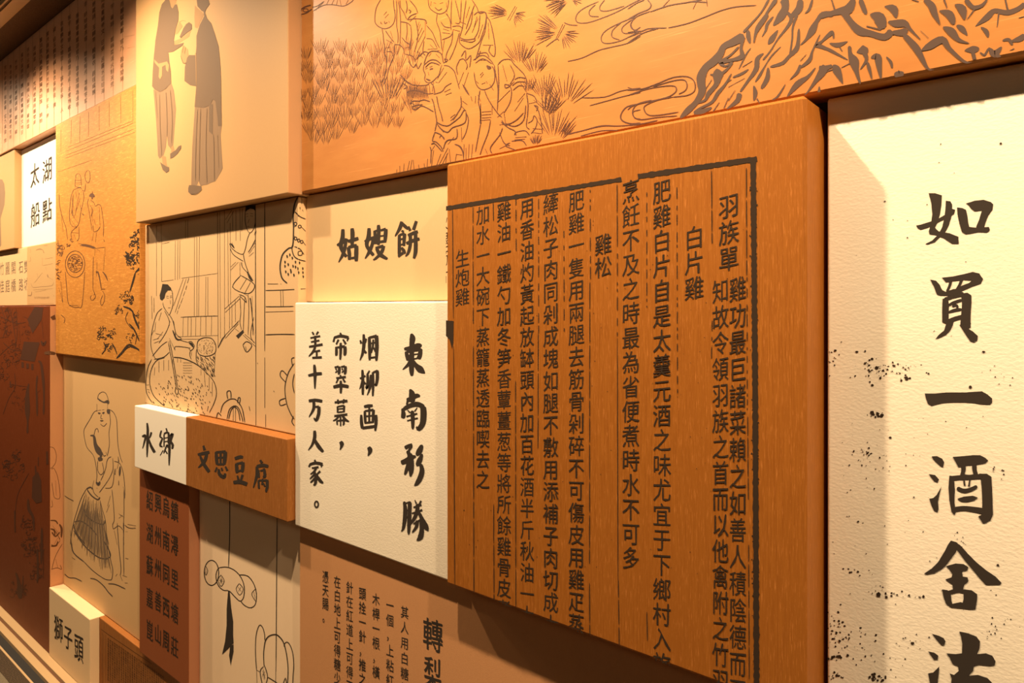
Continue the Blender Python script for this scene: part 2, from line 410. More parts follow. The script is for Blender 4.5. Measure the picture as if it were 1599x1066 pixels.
# spatter
dd = []
for cx, cy, sx, sy, n, r in ((1369, 577, 22, 10, 60, 1.0), (1412, 590, 6, 3, 10, 1.3), (1370, 647, 8, 4, 12, 1.6), (1352, 712, 12, 10, 20, .9),
                             (1410, 575, 20, 8, 18, .8), (1300, 565, 12, 14, 14, .9), (1390, 720, 30, 10, 12, .6), (1330, 740, 30, 40, 20, .7),
                             (1335, 890, 18, 5, 12, .9), (1380, 925, 26, 6, 20, 1.0), (1430, 930, 16, 3, 9, 1.0), (1300, 965, 12, 14, 22, 1.1),
                             (1310, 1000, 22, 14, 40, 1.1), (1360, 1020, 40, 22, 30, .9), (1306, 1026, 10, 4, 14, 1.6), (1372, 1058, 14, 5, 22, 1.5),
                             (1306, 1056, 9, 4, 12, 1.7), (1420, 1000, 25, 8, 10, .9), (1560, 980, 18, 16, 20, .8), (1500, 840, 12, 14, 10, .8),
                             (1565, 590, 20, 12, 10, .8), (1545, 735, 20, 10, 10, .9), (1440, 700, 80, 80, 20, .6), (1430, 420, 90, 120, 16, .6),
                             (1500, 900, 90, 90, 26, .7), (1340, 850, 40, 60, 14, .7)):
    for _ in range(n):
        dd.append((RND.gauss(cx, sx * .75), RND.gauss(cy, sy * .75), r * RND.uniform(.4, 1.7)))
dd += [(1362, 560, 2.2), (1357, 570, 2.0), (1369, 574, 2.4), (1362, 601, 2.2), (1375, 590, 2), (1416, 591, 2.8), (1450, 583, 1.6), (1515, 604, 2.4),
       (1362, 644, 3.4), (1377, 648, 2.8), (1390, 683, 2), (1382, 314, 1.3), (1417, 371, 1.1), (1563, 224, 2), (1372, 928, 4), (1384, 932, 2.4),
       (1392, 930, 2), (1425, 1004, 3.2), (1442, 931, 2.4), (1304, 547, 2.6), (1338, 549, 2), (1351, 548, 1.5), (1536, 549, 2.4), (1558, 882, 2.4),
       (1427, 776, 1.4), (1340, 814, 1.4), (1490, 250 + 20, .9), (1469, 225, .9), (1535, 650, 0.8)]
ik.at(0, 0, 1).dots([q for q in dd if 1286 < q[0] < 1640], RND)
ik.build('ink_spatter', M_inkb)['kind'] = 'stuff'

# ------------------------------------------------------------------ the poem
ik = Ink(P, 455, 500, 4.264); ik.wm = 1.5; ik.tp = .8
ik.lines(10, '''v 750,192,14 800,180,17 845,166,20 868,172,12; v 798,88,10 806,118,26 802,160,22 801,250,22 800,330,22 803,370,12;
v 764,205,14 770,235,18 778,268,16; v 768,208,14 830,196,15 862,190,18; v 860,186,16 857,225,20 846,258,20; v 775,235,10 845,222,13; v 778,264,12 846,250,14;
v 795,268,18 775,297,14 740,328,5; v 806,262,12 830,300,20 860,328,30 890,352,5''')
ik.build('character', M_ink)
ik.lines(10, '''v 788,458,8 803,490,28 802,545,26; v 768,533,20 800,520,20 835,500,18 857,506,8; v 775,525,18 770,560,20;
v 738,585,10 746,620,20 742,652,18; v 745,592,16 790,567,20 840,558,22 884,578,20; v 876,572,26 880,620,28 874,685,26 848,722,20 832,706,6;
v 772,595,8 790,615,14; v 838,580,8 820,606,14; v 765,640,14 838,620,16; v 770,668,12 842,650,14; v 803,600,16 808,650,18 808,724,12''')
ik.build('character', M_ink)
ik.lines(10, '''v 755,850,18 780,836,16 806,832,20; v 800,838,22 780,870,20; v 775,865,18 784,900,16 780,950,18 765,1000,16 754,1028,8;
v 793,885,18 800,950,22 797,1000,22 793,1040,8; v 730,948,20 760,936,22 800,912,20 830,904,8;
v 870,828,14 852,870,26 832,898,12; v 872,888,10 852,935,24 835,968,12; v 860,955,14 870,1000,22 856,1050,24 835,1085,18 818,1100,4''')
ik.build('character', M_ink)
ik.at(455, 700, 4.264).lines(10, '''v 750,352,12 758,400,18 755,470,18 745,530,13 731,552,4; v 752,368,12 788,355,14; v 788,352,18 787,420,18 784,500,18 780,572,10;
v 758,415,11 786,405,11; v 757,462,11 784,452,11; v 822,343,8 832,366,16; v 864,348,18 848,376,14; v 812,392,14 866,374,18; v 803,432,14 872,408,18;
v 840,368,16 836,420,18 815,470,15 788,508,5; v 848,422,12 870,470,18 895,520,24 912,548,4; v 812,502,13 862,472,16; v 862,472,16 868,540,20 858,590,24 834,612,5; v 838,478,15 832,520,15 803,560,6''')
ik.build('character', M_ink)
def brush(ik, mat, *texts, k=1.07):
    for t in texts:                                      # every stroke set is drawn k times larger about its own centre
        st = [[float(q) for q in c.replace(',', ' ').split()[1:]] for c in t.split(';') if c.strip()]
        X = [c[i] for c in st for i in range(0, len(c), 3)]; Y = [c[i + 1] for c in st for i in range(0, len(c), 3)]
        mx, my = (min(X) + max(X)) / 2, (min(Y) + max(Y)) / 2
        for c in st: ik.stroke([(mx + (c[i] - mx) * k, my + (c[i + 1] - my) * k, c[i + 2]) for i in range(0, len(c) - 2, 3)], ik.tp)
        ik.build('character', mat)
ik.at(455, 500, 4.264); ik.wm = 1.6; ik.tp = .85
brush(ik, M_ink, 'v 462,135,8 468,155,12; v 500,125,8 492,150,10; v 483,98,10 485,150,14 478,210,12 460,260,4; v 485,195,8 498,215,12; v 518,115,12 520,180,14 520,258,10; v 518,118,10 565,108,14; v 563,106,16 565,180,16 562,262,10; v 522,245,10 562,240,10; v 530,155,8 555,150,8; v 543,130,9 540,175,9 530,215,6; v 545,180,8 556,205,10',
'v 475,335,10 478,400,13 478,490,10; v 460,390,10 495,372,10; v 476,395,9 468,430,8 458,455,4; v 482,400,6 495,425,10; v 520,340,8 505,365,10; v 508,365,12 508,420,12 500,450,10 522,425,5; v 528,365,10 525,430,12 515,470,8 505,492,4; v 540,350,10 542,420,12 540,498,8; v 540,352,9 570,340,12; v 568,338,14 568,390,14 560,430,10 552,420,5',
'v 485,580,10 510,575,14 540,572,10; v 490,605,10 492,650,12 495,685,10; v 490,607,9 545,598,12; v 545,598,12 542,640,12 540,680,10; v 492,640,8 542,634,8; v 518,580,10 518,680,10; v 495,680,9 542,674,9; v 468,630,10 470,680,14 475,715,12; v 475,712,12 520,706,12 560,700,12; v 560,630,12 560,680,14 555,730,8',
'v 513,845,14 523,862,20 520,880,14 510,900,4',
'v 325,88,8 330,102,12; v 290,115,8 283,145,10; v 288,118,10 330,108,12 378,118,12; v 375,118,12 368,140,6; v 315,130,10 300,160,8; v 342,128,8 360,158,12; v 300,175,10 302,205,12 300,230,10; v 300,180,9 355,172,12; v 355,172,14 355,215,14 348,228,8; v 328,150,10 328,200,12 325,255,8',
'v 290,318,8 315,312,10; v 320,312,12 318,350,12 310,358,6; v 297,325,7 303,335,8; v 295,350,6 308,340,7; v 330,315,8 355,310,10; v 358,310,12 356,350,12 348,358,6; v 335,325,7 342,333,8; v 335,350,6 347,338,7; v 325,365,8 330,378,10; v 300,385,9 360,376,10; v 312,390,8 300,415,7; v 342,388,8 355,410,10; v 282,440,12 330,430,14 378,438,12; v 328,400,10 330,440,12 328,478,8',
'v 290,550,9 370,540,12; v 310,532,9 314,560,9; v 348,530,9 345,558,9; v 308,575,9 310,615,10; v 308,577,8 350,570,10; v 350,570,11 348,612,10; v 310,592,7 348,588,7; v 310,612,8 348,608,8; v 288,635,10 370,625,12; v 320,630,9 300,655,8 280,665,4; v 338,628,9 355,655,12 380,670,6; v 305,665,9 307,690,8; v 305,665,8 348,660,10; v 348,660,10 347,685,8 340,690,5; v 327,640,9 328,698,7',
'v 326,808,12 335,822,18 333,838,12 324,860,4',
'v 140,82,8 150,100,10; v 178,80,10 165,100,8; v 128,120,8 190,108,10; v 132,145,8 185,135,9; v 120,175,10 205,160,12; v 158,105,10 158,170,10 145,205,10 118,235,4; v 148,205,8 190,198,10; v 168,205,10 168,238,9; v 140,243,10 200,240,12',
'v 115,368,10 160,358,13 200,355,12; v 153,300,10 157,360,14 156,450,6',
'v 118,540,12 160,535,13 203,542,12; v 150,545,12 148,590,12 120,640,4; v 150,578,8 182,575,12; v 182,575,14 180,620,14 165,660,12 150,645,5',
'v 155,738,12 155,780,14 140,825,10 115,860,4; v 155,790,8 175,830,16 208,870,12')
ik.at(455, 700, 4.264)
brush(ik, M_ink, 'v 155,80,8 160,95,12; v 128,105,8 120,125,10; v 126,108,10 165,100,12 205,108,12; v 202,108,12 195,125,6; v 138,132,8 180,125,10; v 165,130,10 150,155,8 128,170,4; v 150,150,8 162,180,12 160,225,12 148,240,6; v 155,170,8 140,185,8 125,200,4; v 160,190,8 140,212,8 128,222,4; v 190,150,10 170,170,8; v 165,170,8 185,205,14 208,225,8')
ik.lines(6, 'e 167,371 12 20'); ik.build('character', M_ink)

# ------------------------------------------------------------------ the other titles, one part per character
ik = Ink(G, 455, 280, 4.264); ik.wm = 1.62; ik.tp = .85
brush(ik, M_ink, 'v 345,338,14 343,390,18 332,440,18 345,480,14 368,510,14; v 365,395,12 360,440,14 345,495,14 318,545,5; v 308,440,10 335,425,14 380,405,10; v 375,415,12 410,405,16 442,395,14; v 402,332,14 405,370,18 402,440,14; v 378,450,14 385,490,16 385,530,12; v 378,452,12 410,443,14 432,440,14; v 430,440,16 428,490,18 428,538,14; v 388,520,12 425,515,12',
'v 520,330,14 518,380,18 505,430,16 520,465,14 548,500,14; v 545,385,12 540,430,14 520,480,14 495,520,5; v 492,415,10 520,400,14 555,385,10; v 578,310,12 580,345,16 578,435,12; v 555,345,12 558,380,14 560,430,12; v 556,350,10 570,345,10; v 592,345,10 625,335,14; v 625,335,16 622,380,16 618,420,12; v 560,385,8 575,382,8; v 590,380,8 618,376,8; v 558,422,10 600,414,11 620,412,10; v 560,455,12 610,440,14; v 612,440,14 595,485,14 560,520,10 545,528,5; v 565,455,12 590,495,18 635,522,10',
'v 738,288,14 725,330,15 695,380,5; v 740,300,12 760,320,14 778,335,10; v 735,345,10 750,352,12; v 722,370,12 722,420,14 722,500,14; v 722,372,10 755,362,12; v 755,362,14 752,400,14 750,440,12; v 725,400,8 750,394,8; v 725,435,8 750,428,8; v 715,508,10 745,482,14; v 735,450,10 750,470,14 758,488,8; v 778,318,10 790,345,14; v 828,285,14 810,340,16; v 775,375,12 810,360,14 838,350,12; v 765,425,12 810,405,14 848,395,12; v 790,370,14 790,430,14 778,480,12 760,505,5; v 822,355,14 824,420,16 822,480,16 812,518,10')
ik = Ink(SX, 210, 520, 3.948); ik.wm = 1.3; ik.tp = .8
brush(ik, M_ink, 'v 78,560,8 82,600,12 80,680,12 78,757,6; v 50,640,10 65,632,12 68,645,10 60,680,8 52,707,4; v 103,613,10 95,640,8 86,650,5; v 84,640,6 100,690,12 122,730,15',
'v 168,606,8 160,640,8 175,650,6; v 175,650,8 160,690,10 175,700,6; v 160,750,4 178,720,6; v 195,593,8 200,610,10; v 182,625,8 208,620,10 208,680,10; v 185,650,6 206,646,6; v 185,670,6 206,668,6; v 183,628,8 183,700,8; v 181,737,6 200,690,8 208,705,10; v 190,720,8 202,740,8; v 215,640,8 232,626,12 222,665,10 233,690,12 229,712,8; v 214,640,10 214,720,12 212,807,6')
ik = Ink(B, 210, 520, 3.948); ik.wm = 1.5; ik.tp = .85
brush(ik, M_ink, 'v 425,698,10 432,725,14; v 392,750,10 430,742,14 460,735,12; v 445,745,12 430,790,14 395,825,5; v 405,755,8 425,800,14 458,850,14',
'v 505,735,12 508,780,14 512,810,12; v 505,738,10 560,735,14; v 558,735,16 555,780,16 550,810,12; v 512,770,9 552,768,9; v 531,738,12 531,810,10; v 512,808,10 552,808,10; v 510,825,8 500,852,10; v 520,835,10 525,865,14 550,882,14 558,860,10; v 535,828,8 542,845,10; v 558,820,8 570,845,12',
'v 620,778,12 650,768,14 668,770,10; v 630,805,14 633,850,14 635,860,10; v 630,808,10 668,800,12; v 668,798,14 665,840,14 660,855,10; v 635,850,10 662,846,10; v 635,875,8 642,900,12; v 665,870,12 655,905,10; v 612,915,14 650,912,16 692,925,16',
'v 775,788,10 785,805,14; v 755,825,12 790,818,14 822,825,12; v 756,825,12 755,880,12 735,947,5; v 768,845,8 762,870,10; v 775,850,8 800,845,10; v 797,835,10 802,880,12 790,885,8; v 768,860,8 768,890,8; v 765,905,10 768,952,10; v 765,905,8 815,905,10; v 815,902,12 815,940,12 808,972,8; v 790,895,8 785,930,8; v 792,920,8 802,940,8')
def title(panel, txt, boxes, style='brush', mat=None):
    q = Ink(panel)
    for ch, b in zip(txt, boxes):
        q.chars(ch, [b], style); q.build('character', mat or M_ink)
title(H, '太湖船點', [(47.5, 61, 255, 292), (66, 81.3, 248, 285), (48, 62, 317, 354.5), (66.3, 81, 311, 347)])
title(Shi, '獅子頭', [(84.5, 98, 963, 1002), (99.5, 113, 977.5, 1015), (116, 130, 991, 1034)])
title(Z, '轉梨', [(660.5, 691, 967, 1018), (662, 689, 1027, 1078)])

# ------------------------------------------------------------------ small text under the poem
ik = Ink(Z, 460, 850, 4.937)
for cx, w, y, pitch, txt in ((848, 66, 525, 118, '其人用白糖做'), (735, 64, 470, 116, '一個，上粘紅'), (628, 62, 425, 112, '木桿一根，橫'),
                             (523, 60, 380, 110, '頭拴一針，推之'), (424, 58, 335, 108.5, '針在紅道上可得不'), (329, 56, 290, 106, '在白地上可得糖少'), (238, 52, 250, 104, '憑天賜。')):
    for i, ch in enumerate(txt):
        ik.glyph(ch, cx, y + i * pitch, w * .93, 98, 'brush_fine'); ik.build('character', M_ink)

# ------------------------------------------------------------------ town names
ik = Ink(R)
for cx, y0, pitch, w, txt in ((233.7, 782, 50.6, 10.5, '紹湖蘇嘉崑'), (246.7, 786.5, 51, 10.5, '興州州善山'), (259.3, 792, 52, 11, '烏南同西周'), (272.6, 798.5, 53, 11.5, '鎮潯里塘莊')):
    for i, ch in enumerate(txt):
        ik.glyph(ch, cx, y0 + i * pitch, w, 32, 'seal'); ik.build('character', M_inkb)
ik = Ink(Q)
for cx, w, txt in ((3, 6.5, '竹佳'), (11.7, 7, '麗庭'), (21, 7.5, '閣橋'), (32.7, 7, '石路'), (40.8, 6.5, '雙坊')):
    for i, ch in enumerate(txt): ik.glyph(ch, cx, 420 + i * 27.5 - (3 - cx) * -.09, w, 21, 'small')
ik.build('fine_script', M_hatch)['kind'] = 'stuff'

# ------------------------------------------------------------------ the woodblock page
ik = Ink(K)
for txt, cx, y0, y1, n, w in (('生炮雞', 722, 389, 479, 3, 24), ('加水一大碗下蒸籠蒸透臨喫去之', 754, 320, 765, 14, 23),
        ('雞油一鐵勺加冬笋香蕈薑葱等將所餘雞骨皮煮', 787, 314, 935, 19, 24), ('用香油灼黃起放缽頭內加百花酒半斤秋油一大', 823, 309, 911, 18, 24),
        ('縴松子肉同剁成塊如腿不敷用添補子肉切成大', 860, 301, 958, 19, 26), ('肥雞一隻用兩腿去筋骨剁碎不可傷皮用雞疋蒸', 900, 297, 957, 19, 27),
        ('雞松', 942, 364, 435, 2, 29), ('烹飪不及之時最為省便煮時水不可多', 985, 280, 891, 16, 30),
        ('肥雞白片自是太羹元酒之味尤宜于下鄉村入旅', 1033.5, 280, 1018, 19, 31), ('白片雞', 1084, 352, 470, 3, 33),
        ('羽族單', 1138, 302, 425, 3, 35), ('雞功最巨諸菜賴之如善人積陰德而不', 1152, 431, 1058, 15, 29),
        ('知故令領羽族之首而以他禽附之竹羽', 1125, 435, 1043, 15, 28), ('火腿筍片', 694.5, 335, 445, 4, 11)):
    ik.column(txt, cx, y0, y1, n, w, 'block', M_inkb)
def ragged(ik, pts, w, rnd, step=4):
    """A woodblock rule: a straight thick line with worn, ragged edges."""
    (x0, y0), (x1, y1) = pts; n = max(3, int(math.hypot(x1 - x0, y1 - y0) / step))
    ik.stroke([(x0 + (x1 - x0) * i / n, y0 + (y1 - y0) * i / n, w * rnd.uniform(.8, 1.12)) for i in range(n + 1)], .9, 2)
ragged(ik, ((695, 325.5), (970.5, 280)), 7, RND); ragged(ik, ((996, 275.5), (1182, 248)), 9, RND)
ragged(ik, ((1176, 246), (1179.5, 640)), 9, RND); ragged(ik, ((1179.3, 638), (1181.5, 1100)), 9, RND)
ik.lines(1, 'p 696,503 708.3,503 708,535 706,545 702,530 696,524; p 696,500 708.5,501 708.5,503.5 696,503.5')
for _ in range(60):
    y = RND.uniform(255, 1060); ik.dots([(1176 + 5 * (y - 250) / 800 + RND.choice((-1, 1)) * RND.uniform(3.8, 6), y, RND.uniform(.5, 1.4))], RND)
ik.build('page_border', M_inkb)['kind'] = 'stuff'
for x0, ya, x1, yb, gaps in ((706.6, 325, 708, 497, 0), (708.3, 540, 710, 912, 0), (738.5, 323, 739, 505, 1), (739, 540, 740, 925, 1), (770, 316, 770.5, 345, 1), (770.7, 787, 771.5, 937, 1),
                  (805.5, 310, 806, 400, 2), (805, 594, 805.5, 948, 1), (841, 310, 841, 520, 2), (840.5, 520, 840, 700, 1), (880.5, 360, 881, 520, 3), (921.5, 296, 922, 440, 2),
                  (921, 440, 920.5, 880, 1), (920.5, 910, 921, 992, 1), (963.5, 288, 964, 385, 1), (964, 395, 964, 525, 2), (964, 528, 965, 905, 0), (965.5, 905, 967, 1008, 1),
                  (1010, 300, 1010, 480, 2), (1010, 955, 1011, 1000, 1), (1057, 292, 1058, 620, 3), (1111, 266, 1112, 380, 1), (1112, 500, 1111, 560, 2),
                  (1165.5, 262, 1166, 430, 1), (1166.5, 432, 1167, 640, 2), (1167.5, 650, 1168.5, 780, 1), (1169, 850, 1170, 1060, 1)):
    y = ya
    while y < yb:
        ln = RND.uniform(25, 70) if gaps < 2 else RND.uniform(4, 22)
        if gaps == 0: ln = 400
        e = min(yb, y + ln)
        f = lambda q: x0 + (x1 - x0) * (q - ya) / (yb - ya)
        ik.stroke([(f(y), y, 1.0), (f((y + e) / 2), (y + e) / 2, 1.3), (f(e), e, 1.0)], .6, 4)
        y = e + (RND.uniform(1, 4) if gaps < 2 else RND.uniform(3, 12))
    q = ik.build('rule_line', M_inkb)
ik.dots([(RND.uniform(700, 1165), RND.uniform(330, 900), RND.uniform(.3, .8)) for _ in range(160)], RND)
ik.build('worn_specks', M_inkb)['kind'] = 'stuff'

# ------------------------------------------------------------------ fine script, upper left
POOL = '天地玄黃宇宙洪荒日月盈昃辰宿列張寒來暑往秋收冬藏閏餘成歲律呂調陽雲騰致雨露結為霜金生麗水玉出崑岡劍號巨闕珠稱夜光果珍李柰菜重芥薑海鹹河淡鱗潛羽翔龍師火帝鳥官人皇始制文字乃服衣裳'
xs = [35, 70, 107, 147, 187, 230, 273, 317, 363, 412, 462, 515, 570, 625, 685, 747, 812]
tops = [435, 405, 375, 350, 315, 280, 250, 210, 180, 140, 100, 60, 10, -30, -60, -90, -120]
ik = Ink(T1, 0, 0, 4.264)
k = 0
for cx, ty in zip(xs, tops):
    ybot = 1025 - cx * .515 - 60; h = 34 + cx * .012; y = ty + 16; w = 15 + cx * .012
    skip = 0
    while y < ybot:
        k += 1
        if RND.random() < .2: y += h * .7
        else: ik.glyph(POOL[k * 7 % len(POOL)], cx, y, w, h * .82, 'small'); y += h
ik.build('fine_script', M_inkbr)['kind'] = 'stuff'
for i in range(len(xs) + 2):
    cx = 15 + i * 36 + i * i * .88
    if cx < 870: ik.stroke([(cx, -40, 1.6), (cx, 400, 1.6), (cx, 1020, 1.6)], 1)
ik.lines(2, '830,245 895,232; 850,320 895,310')
ik.build('rule_lines', M_faint)['kind'] = 'stuff'

# ------------------------------------------------------------------ pictures: two figures
ik = Ink(W, 200, 0, 3.046, .0003)
ik.lines(3, '''p 120,425 150,438 175,428 205,395 218,430 228,520 222,600 215,690 205,710 190,690 185,640 180,700 168,740 150,755 142,740 138,650 132,560 125,480;
p 318,505 360,508 405,470 440,420 445,600 440,640 445,720 450,800 440,820 415,862 395,868 375,878 360,880 345,885 335,860 328,880 300,880 302,800 305,700 310,620''')
ik.build('painted_robe', M_robe2)
ik.lines(3, '''p 195,-20 235,-20 228,15 215,38 205,38 200,20; p 318,25 330,38 350,55 362,70 345,100 330,135 318,130 315,80;
p 245,100 260,125 235,160 225,165 225,140; p 300,140 290,175 250,200 222,215 218,195 245,185 275,165; p 265,215 285,235 287,262 275,300 262,300 250,265 252,240;
v 240,105,4 262,98,3 275,102,3; p 160,740 180,745 185,790 165,785; p 205,700 215,690 222,715 205,725''')
ik.build('painted_skin', M_skin)['kind'] = 'stuff'
ik.off = .0006
ik.lines(3, '''p 185,-10 160,20 148,60 142,120 130,190 122,270 117,340 114,410 125,425 150,438 175,425 205,395 203,340 195,285 192,250 215,245 260,215 265,203 220,215 218,190 225,140 238,100 240,60 232,20 222,22 212,40 204,34 196,0;
p 325,-10 380,-10 388,20 370,45 366,60 376,88 395,110 412,160 430,220 438,300 442,380 442,420 420,450 405,470 390,500 360,512 316,508 320,460 324,410 295,405 268,385 270,320 280,275 290,262 322,262 325,220 325,170 340,120 362,76 358,55 350,52 330,30;
p 152,770 165,780 180,790 195,795 195,812 182,822 165,808; p 200,730 225,715 240,695 253,690 252,705 235,730 215,748 200,755;
p 290,105 303,115 303,140 280,155 250,180 245,175 262,135 275,115; p 290,880 315,880 348,885 350,900 330,918 300,926 286,912 286,895;
p 402,470 442,420 445,598 428,600 425,560 415,480; p 385,495 403,495 402,640 385,625''')
ik.build('painted_tunic', M_robe)['kind'] = 'stuff'
ik.off = .0009
ik.lines(2.2, '''345,515 340,680 338,860; 375,515 370,700 375,870; 405,640 408,700 410,860; 425,640 432,800; 330,520 322,700 320,860; 150,450 152,600 160,740; 180,440 185,560 185,650; 200,430 210,560 205,680;
130,430 140,560; 250,265 262,300 276,298; 262,218 258,250; 272,225 268,255; 286,912 320,924 350,900''')
ik.build('fold_lines', M_robe)['kind'] = 'stuff'
ik.off = .0009
ik.lines(3, 'p 124,282 145,303 185,292 195,310 190,342 181,332 178,308 162,318 162,360 152,376 145,365 148,322 126,297; v 318,262,2 322,262,3 324,408,2')
ik.build('painted_sash', M_skin)['kind'] = 'stuff'
ik = Ink(L1, 0, 200, 4.264)
ik.lines(2, 'p -5,340 15,342 28,370 34,430 30,510 16,560 4,600 8,780 -5,800'); ik.build('painted_figure', M_robe2)

# ------------------------------------------------------------------ pictures: soy workshop, wrapping round the right edge
F.wrap = True
ik = Ink(F, 210, 300, 3.948); ik.wm = 1.35
ik.lines(2.6, '''135,205 135,640; 165,195 168,550; 252,300 250,540; 268,295 265,540; 280,295 278,535; 315,175 315,285; 328,170 328,285; 370,275 368,765; 384,275 385,765; 400,275 395,765;
525,120 530,900; 555,110 555,760; 575,230 578,700; 590,190 592,690; 605,120 605,240; 625,110 625,300; 650,100 652,300; 440,520 437,760; 452,520 452,760; 665,100 662,240;
168,550 240,540; 290,530 512,500; 170,318 215,308; 285,770 400,765 515,762; 265,890 515,882; 280,905 400,905; 560,170 600,110; 570,190 612,115;
300,772 298,888; 330,770 328,885; 350,770 348,885; 378,770 376,885; 408,768 406,885; 440,765 440,885; 475,765 473,880; 318,535 250,740; 300,535 240,700;
585,700 585,845; 600,690 600,830; 620,665 622,800; 555,760 555,890; 592,480 640,430; 592,460 625,430; 520,950 560,880; 650,430 650,510; 105,640 108,780; 120,650 120,740''')
ik.lines(3.6, '''335,530 325,560; 322,575 315,600; 312,610 300,640; 298,650 285,685; 282,690 270,720; 268,728 262,750; 512,125 515,960; 745,60 746,500 748,1060; 803,60 803,600 803,980; 555,720 645,640; 560,740 650,655; 555,885 645,790; 560,900 640,810;
655,512 740,570 700,625 605,585 655,512; 690,535 650,600; 715,555 680,620; 670,880 745,950; 680,875 740,925; 668,940 690,985 720,955 718,935 690,920 668,940; 690,985 685,950; 515,960 540,905 560,885;
808,605 900,603 1055,595; 808,705 900,705 980,703; 808,738 980,733; v 808,878,5 900,875,4 985,876,5; 900,605 903,705; 915,603 917,705; 820,565 885,565; 900,565 905,566''')
ik.build('line_drawing', M_ink)['kind'] = 'stuff'
ik.lines(2.8, '''p 685,85 745,80 748,120 735,105 715,100 695,110 682,125; 683,120 682,180 695,230 712,250 735,225 745,180 745,110; 690,150 702,148; 712,145 730,148; 708,165 700,190; 695,212 708,210; 688,135 702,132; 712,130 732,134;
710,250 695,290 685,340 670,380 640,375 600,345 585,315; 600,310 615,345; 590,345 610,385 670,425; 585,320 605,330; v 590,312,2 605,330,8 615,345,3; 670,380 680,430 700,490 720,545; 660,430 665,460 700,500; 745,290 720,340 700,370; 745,310 715,345; 740,330 705,380; 735,370 705,395; v 695,490,5 715,530,12 730,545,3;
745,240 738,262; 752,235 746,260; 645,630 680,645 690,680; 650,640 655,740 650,800 660,850; 680,650 675,740 670,860; 700,630 705,720 700,880; v 712,650,6 720,700,4 735,880,3; 725,640 728,880; 735,770 715,880 740,930; 612,830 640,800; 620,840 645,860; 660,615 700,640; p 625,885 668,848 675,862 640,903; v 650,640,6 690,680,8''')
ik.build('standing_figure', M_ink)['kind'] = 'stuff'
ik.lines(2.8, '''p 172,565 205,568 225,590 228,605 205,605 190,625 185,650 170,668 158,660 155,635 165,600; 190,625 200,605 228,605 235,640 235,700 215,755 205,745 185,715 175,690; 195,650 210,652; 218,650 230,648; 220,665 222,690; 207,712 222,712; 175,680 180,710; 195,640 210,640; 218,640 230,638;
170,715 140,745 120,800 105,870 100,930 108,980 125,1020 140,1030; 215,755 235,790 250,850 260,900 330,925; 185,730 215,800 190,870 150,930; 240,790 255,870 290,900; 250,975 255,950 345,960; 215,900 250,975; 130,870 170,880; 115,910 150,900; 120,930 155,915; 110,1010 160,950 200,920; 120,1030 180,1015 215,985; 200,760 220,800; 130,800 125,860; v 235,850,5 260,905,8 290,905,3;
330,925 350,920 368,945 360,965 345,975 335,960; v 335,930,4 350,935,12 362,955,6; 345,935 355,950; 345,975 340,1000 350,1030; 352,980 350,1010; 165,740 150,790; 175,860 140,905; 105,880 120,850''')
ik.at(210, 520, 3.948).lines(3, '207,50 235,200 258,340; 216,45 245,200 265,335; 255,330 250,360 262,378 270,360 265,330')
ik.build('seated_figure', M_ink)['kind'] = 'stuff'
ik.lines(3, '''185,150 140,165 110,205 95,260 95,320 115,380 150,420 185,450; v 240,148,4 300,155,4 380,190,4 440,240,3 490,300,3 505,370,3 490,430,3 460,490,3; 105,160 80,220 70,300 75,370 110,430;
150,170 150,240; 180,165 180,230; 210,165 210,230; 235,160 235,200; 125,210 122,260; 265,155 265,180; 285,158 284,180; 460,270 460,350; 480,300 478,390; 430,240 436,330; 410,220 410,260; 75,320 90,318; 78,345 92,350; v 85,360,6 95,370,3; v 455,450,5 448,480,4''')
ik.lines(3.2, '382,100 380,160 390,190; 498,110 490,270')
for i in range(190):
    x, y = RND.uniform(105, 470), RND.uniform(255, 495)
    if (x - 290) ** 2 / 185 ** 2 + (y - 400) ** 2 / 150 ** 2 < 1:
        ik.stroke([(x, y, 2.6), (x + 4, y + 5, 3.4), (x + 5, y + 11, 2)], .5, 1)
for i in range(40): ik.stroke([(300 + i % 8 * 7, 180 + i // 8 * 16, 1.6), (305 + i % 8 * 7, 184 + i // 8 * 16, 1.6)], 1, 1)
ik.at(210, 300, 3.948).lines(3.4, '385,960 390,920 415,900 450,895 480,905 500,940 498,985 470,1005 430,1010 395,995 385,960')
for i in range(70):
    a = RND.random() * 6.28; q = math.sqrt(RND.random()); x, y = 442 + 52 * q * math.cos(a), 952 + 48 * q * math.sin(a)
    ik.stroke([(x, y, 2.2), (x + RND.uniform(-8, 8), y + RND.uniform(2, 9), 2)], .6, 1)
for i in range(95):
    x, y = RND.uniform(384, 490), RND.uniform(1005, 1130 + 0)
    if y < 1015 + (x - 380) * 1.2 + 30: ik.stroke([(x, y, 3), (x + 9, y + 14, 3.6)], .6, 1)
ik.build('basket_drawing', M_ink)['kind'] = 'stuff'
ik.at(210, 520, 3.948).lines(4, '''985,185 950,240 930,310 928,370 940,440 965,500 985,530; 985,250 975,310 985,370; 945,265 910,230 898,262 930,300; 930,400 895,415 900,445 935,435; 975,205 968,160 985,150; 980,510 970,545 985,570;
530,490 545,440 580,410 615,405 640,425 665,470 680,550; 570,530 585,470 615,448 640,460 660,510 668,545; 580,530 595,475 618,455 640,480 650,540; 608,450 608,540; 622,450 622,545; 575,405 570,362 592,358 595,402; 635,430 640,398 652,402 645,440; 505,520 515,490 535,510;
748,150 748,570; 803,150 803,460; 808,500 808,580; 706,450 712,478; 757,182 760,188; 858,355 862,362''')
ik.build('gear_drawing', M_ink)['kind'] = 'stuff'
ik.at(210, 300, 3.948).lines(6, '1005,30 985,80 978,150 980,220 975,330 950,345 915,380 900,430 898,480 910,530 940,560')
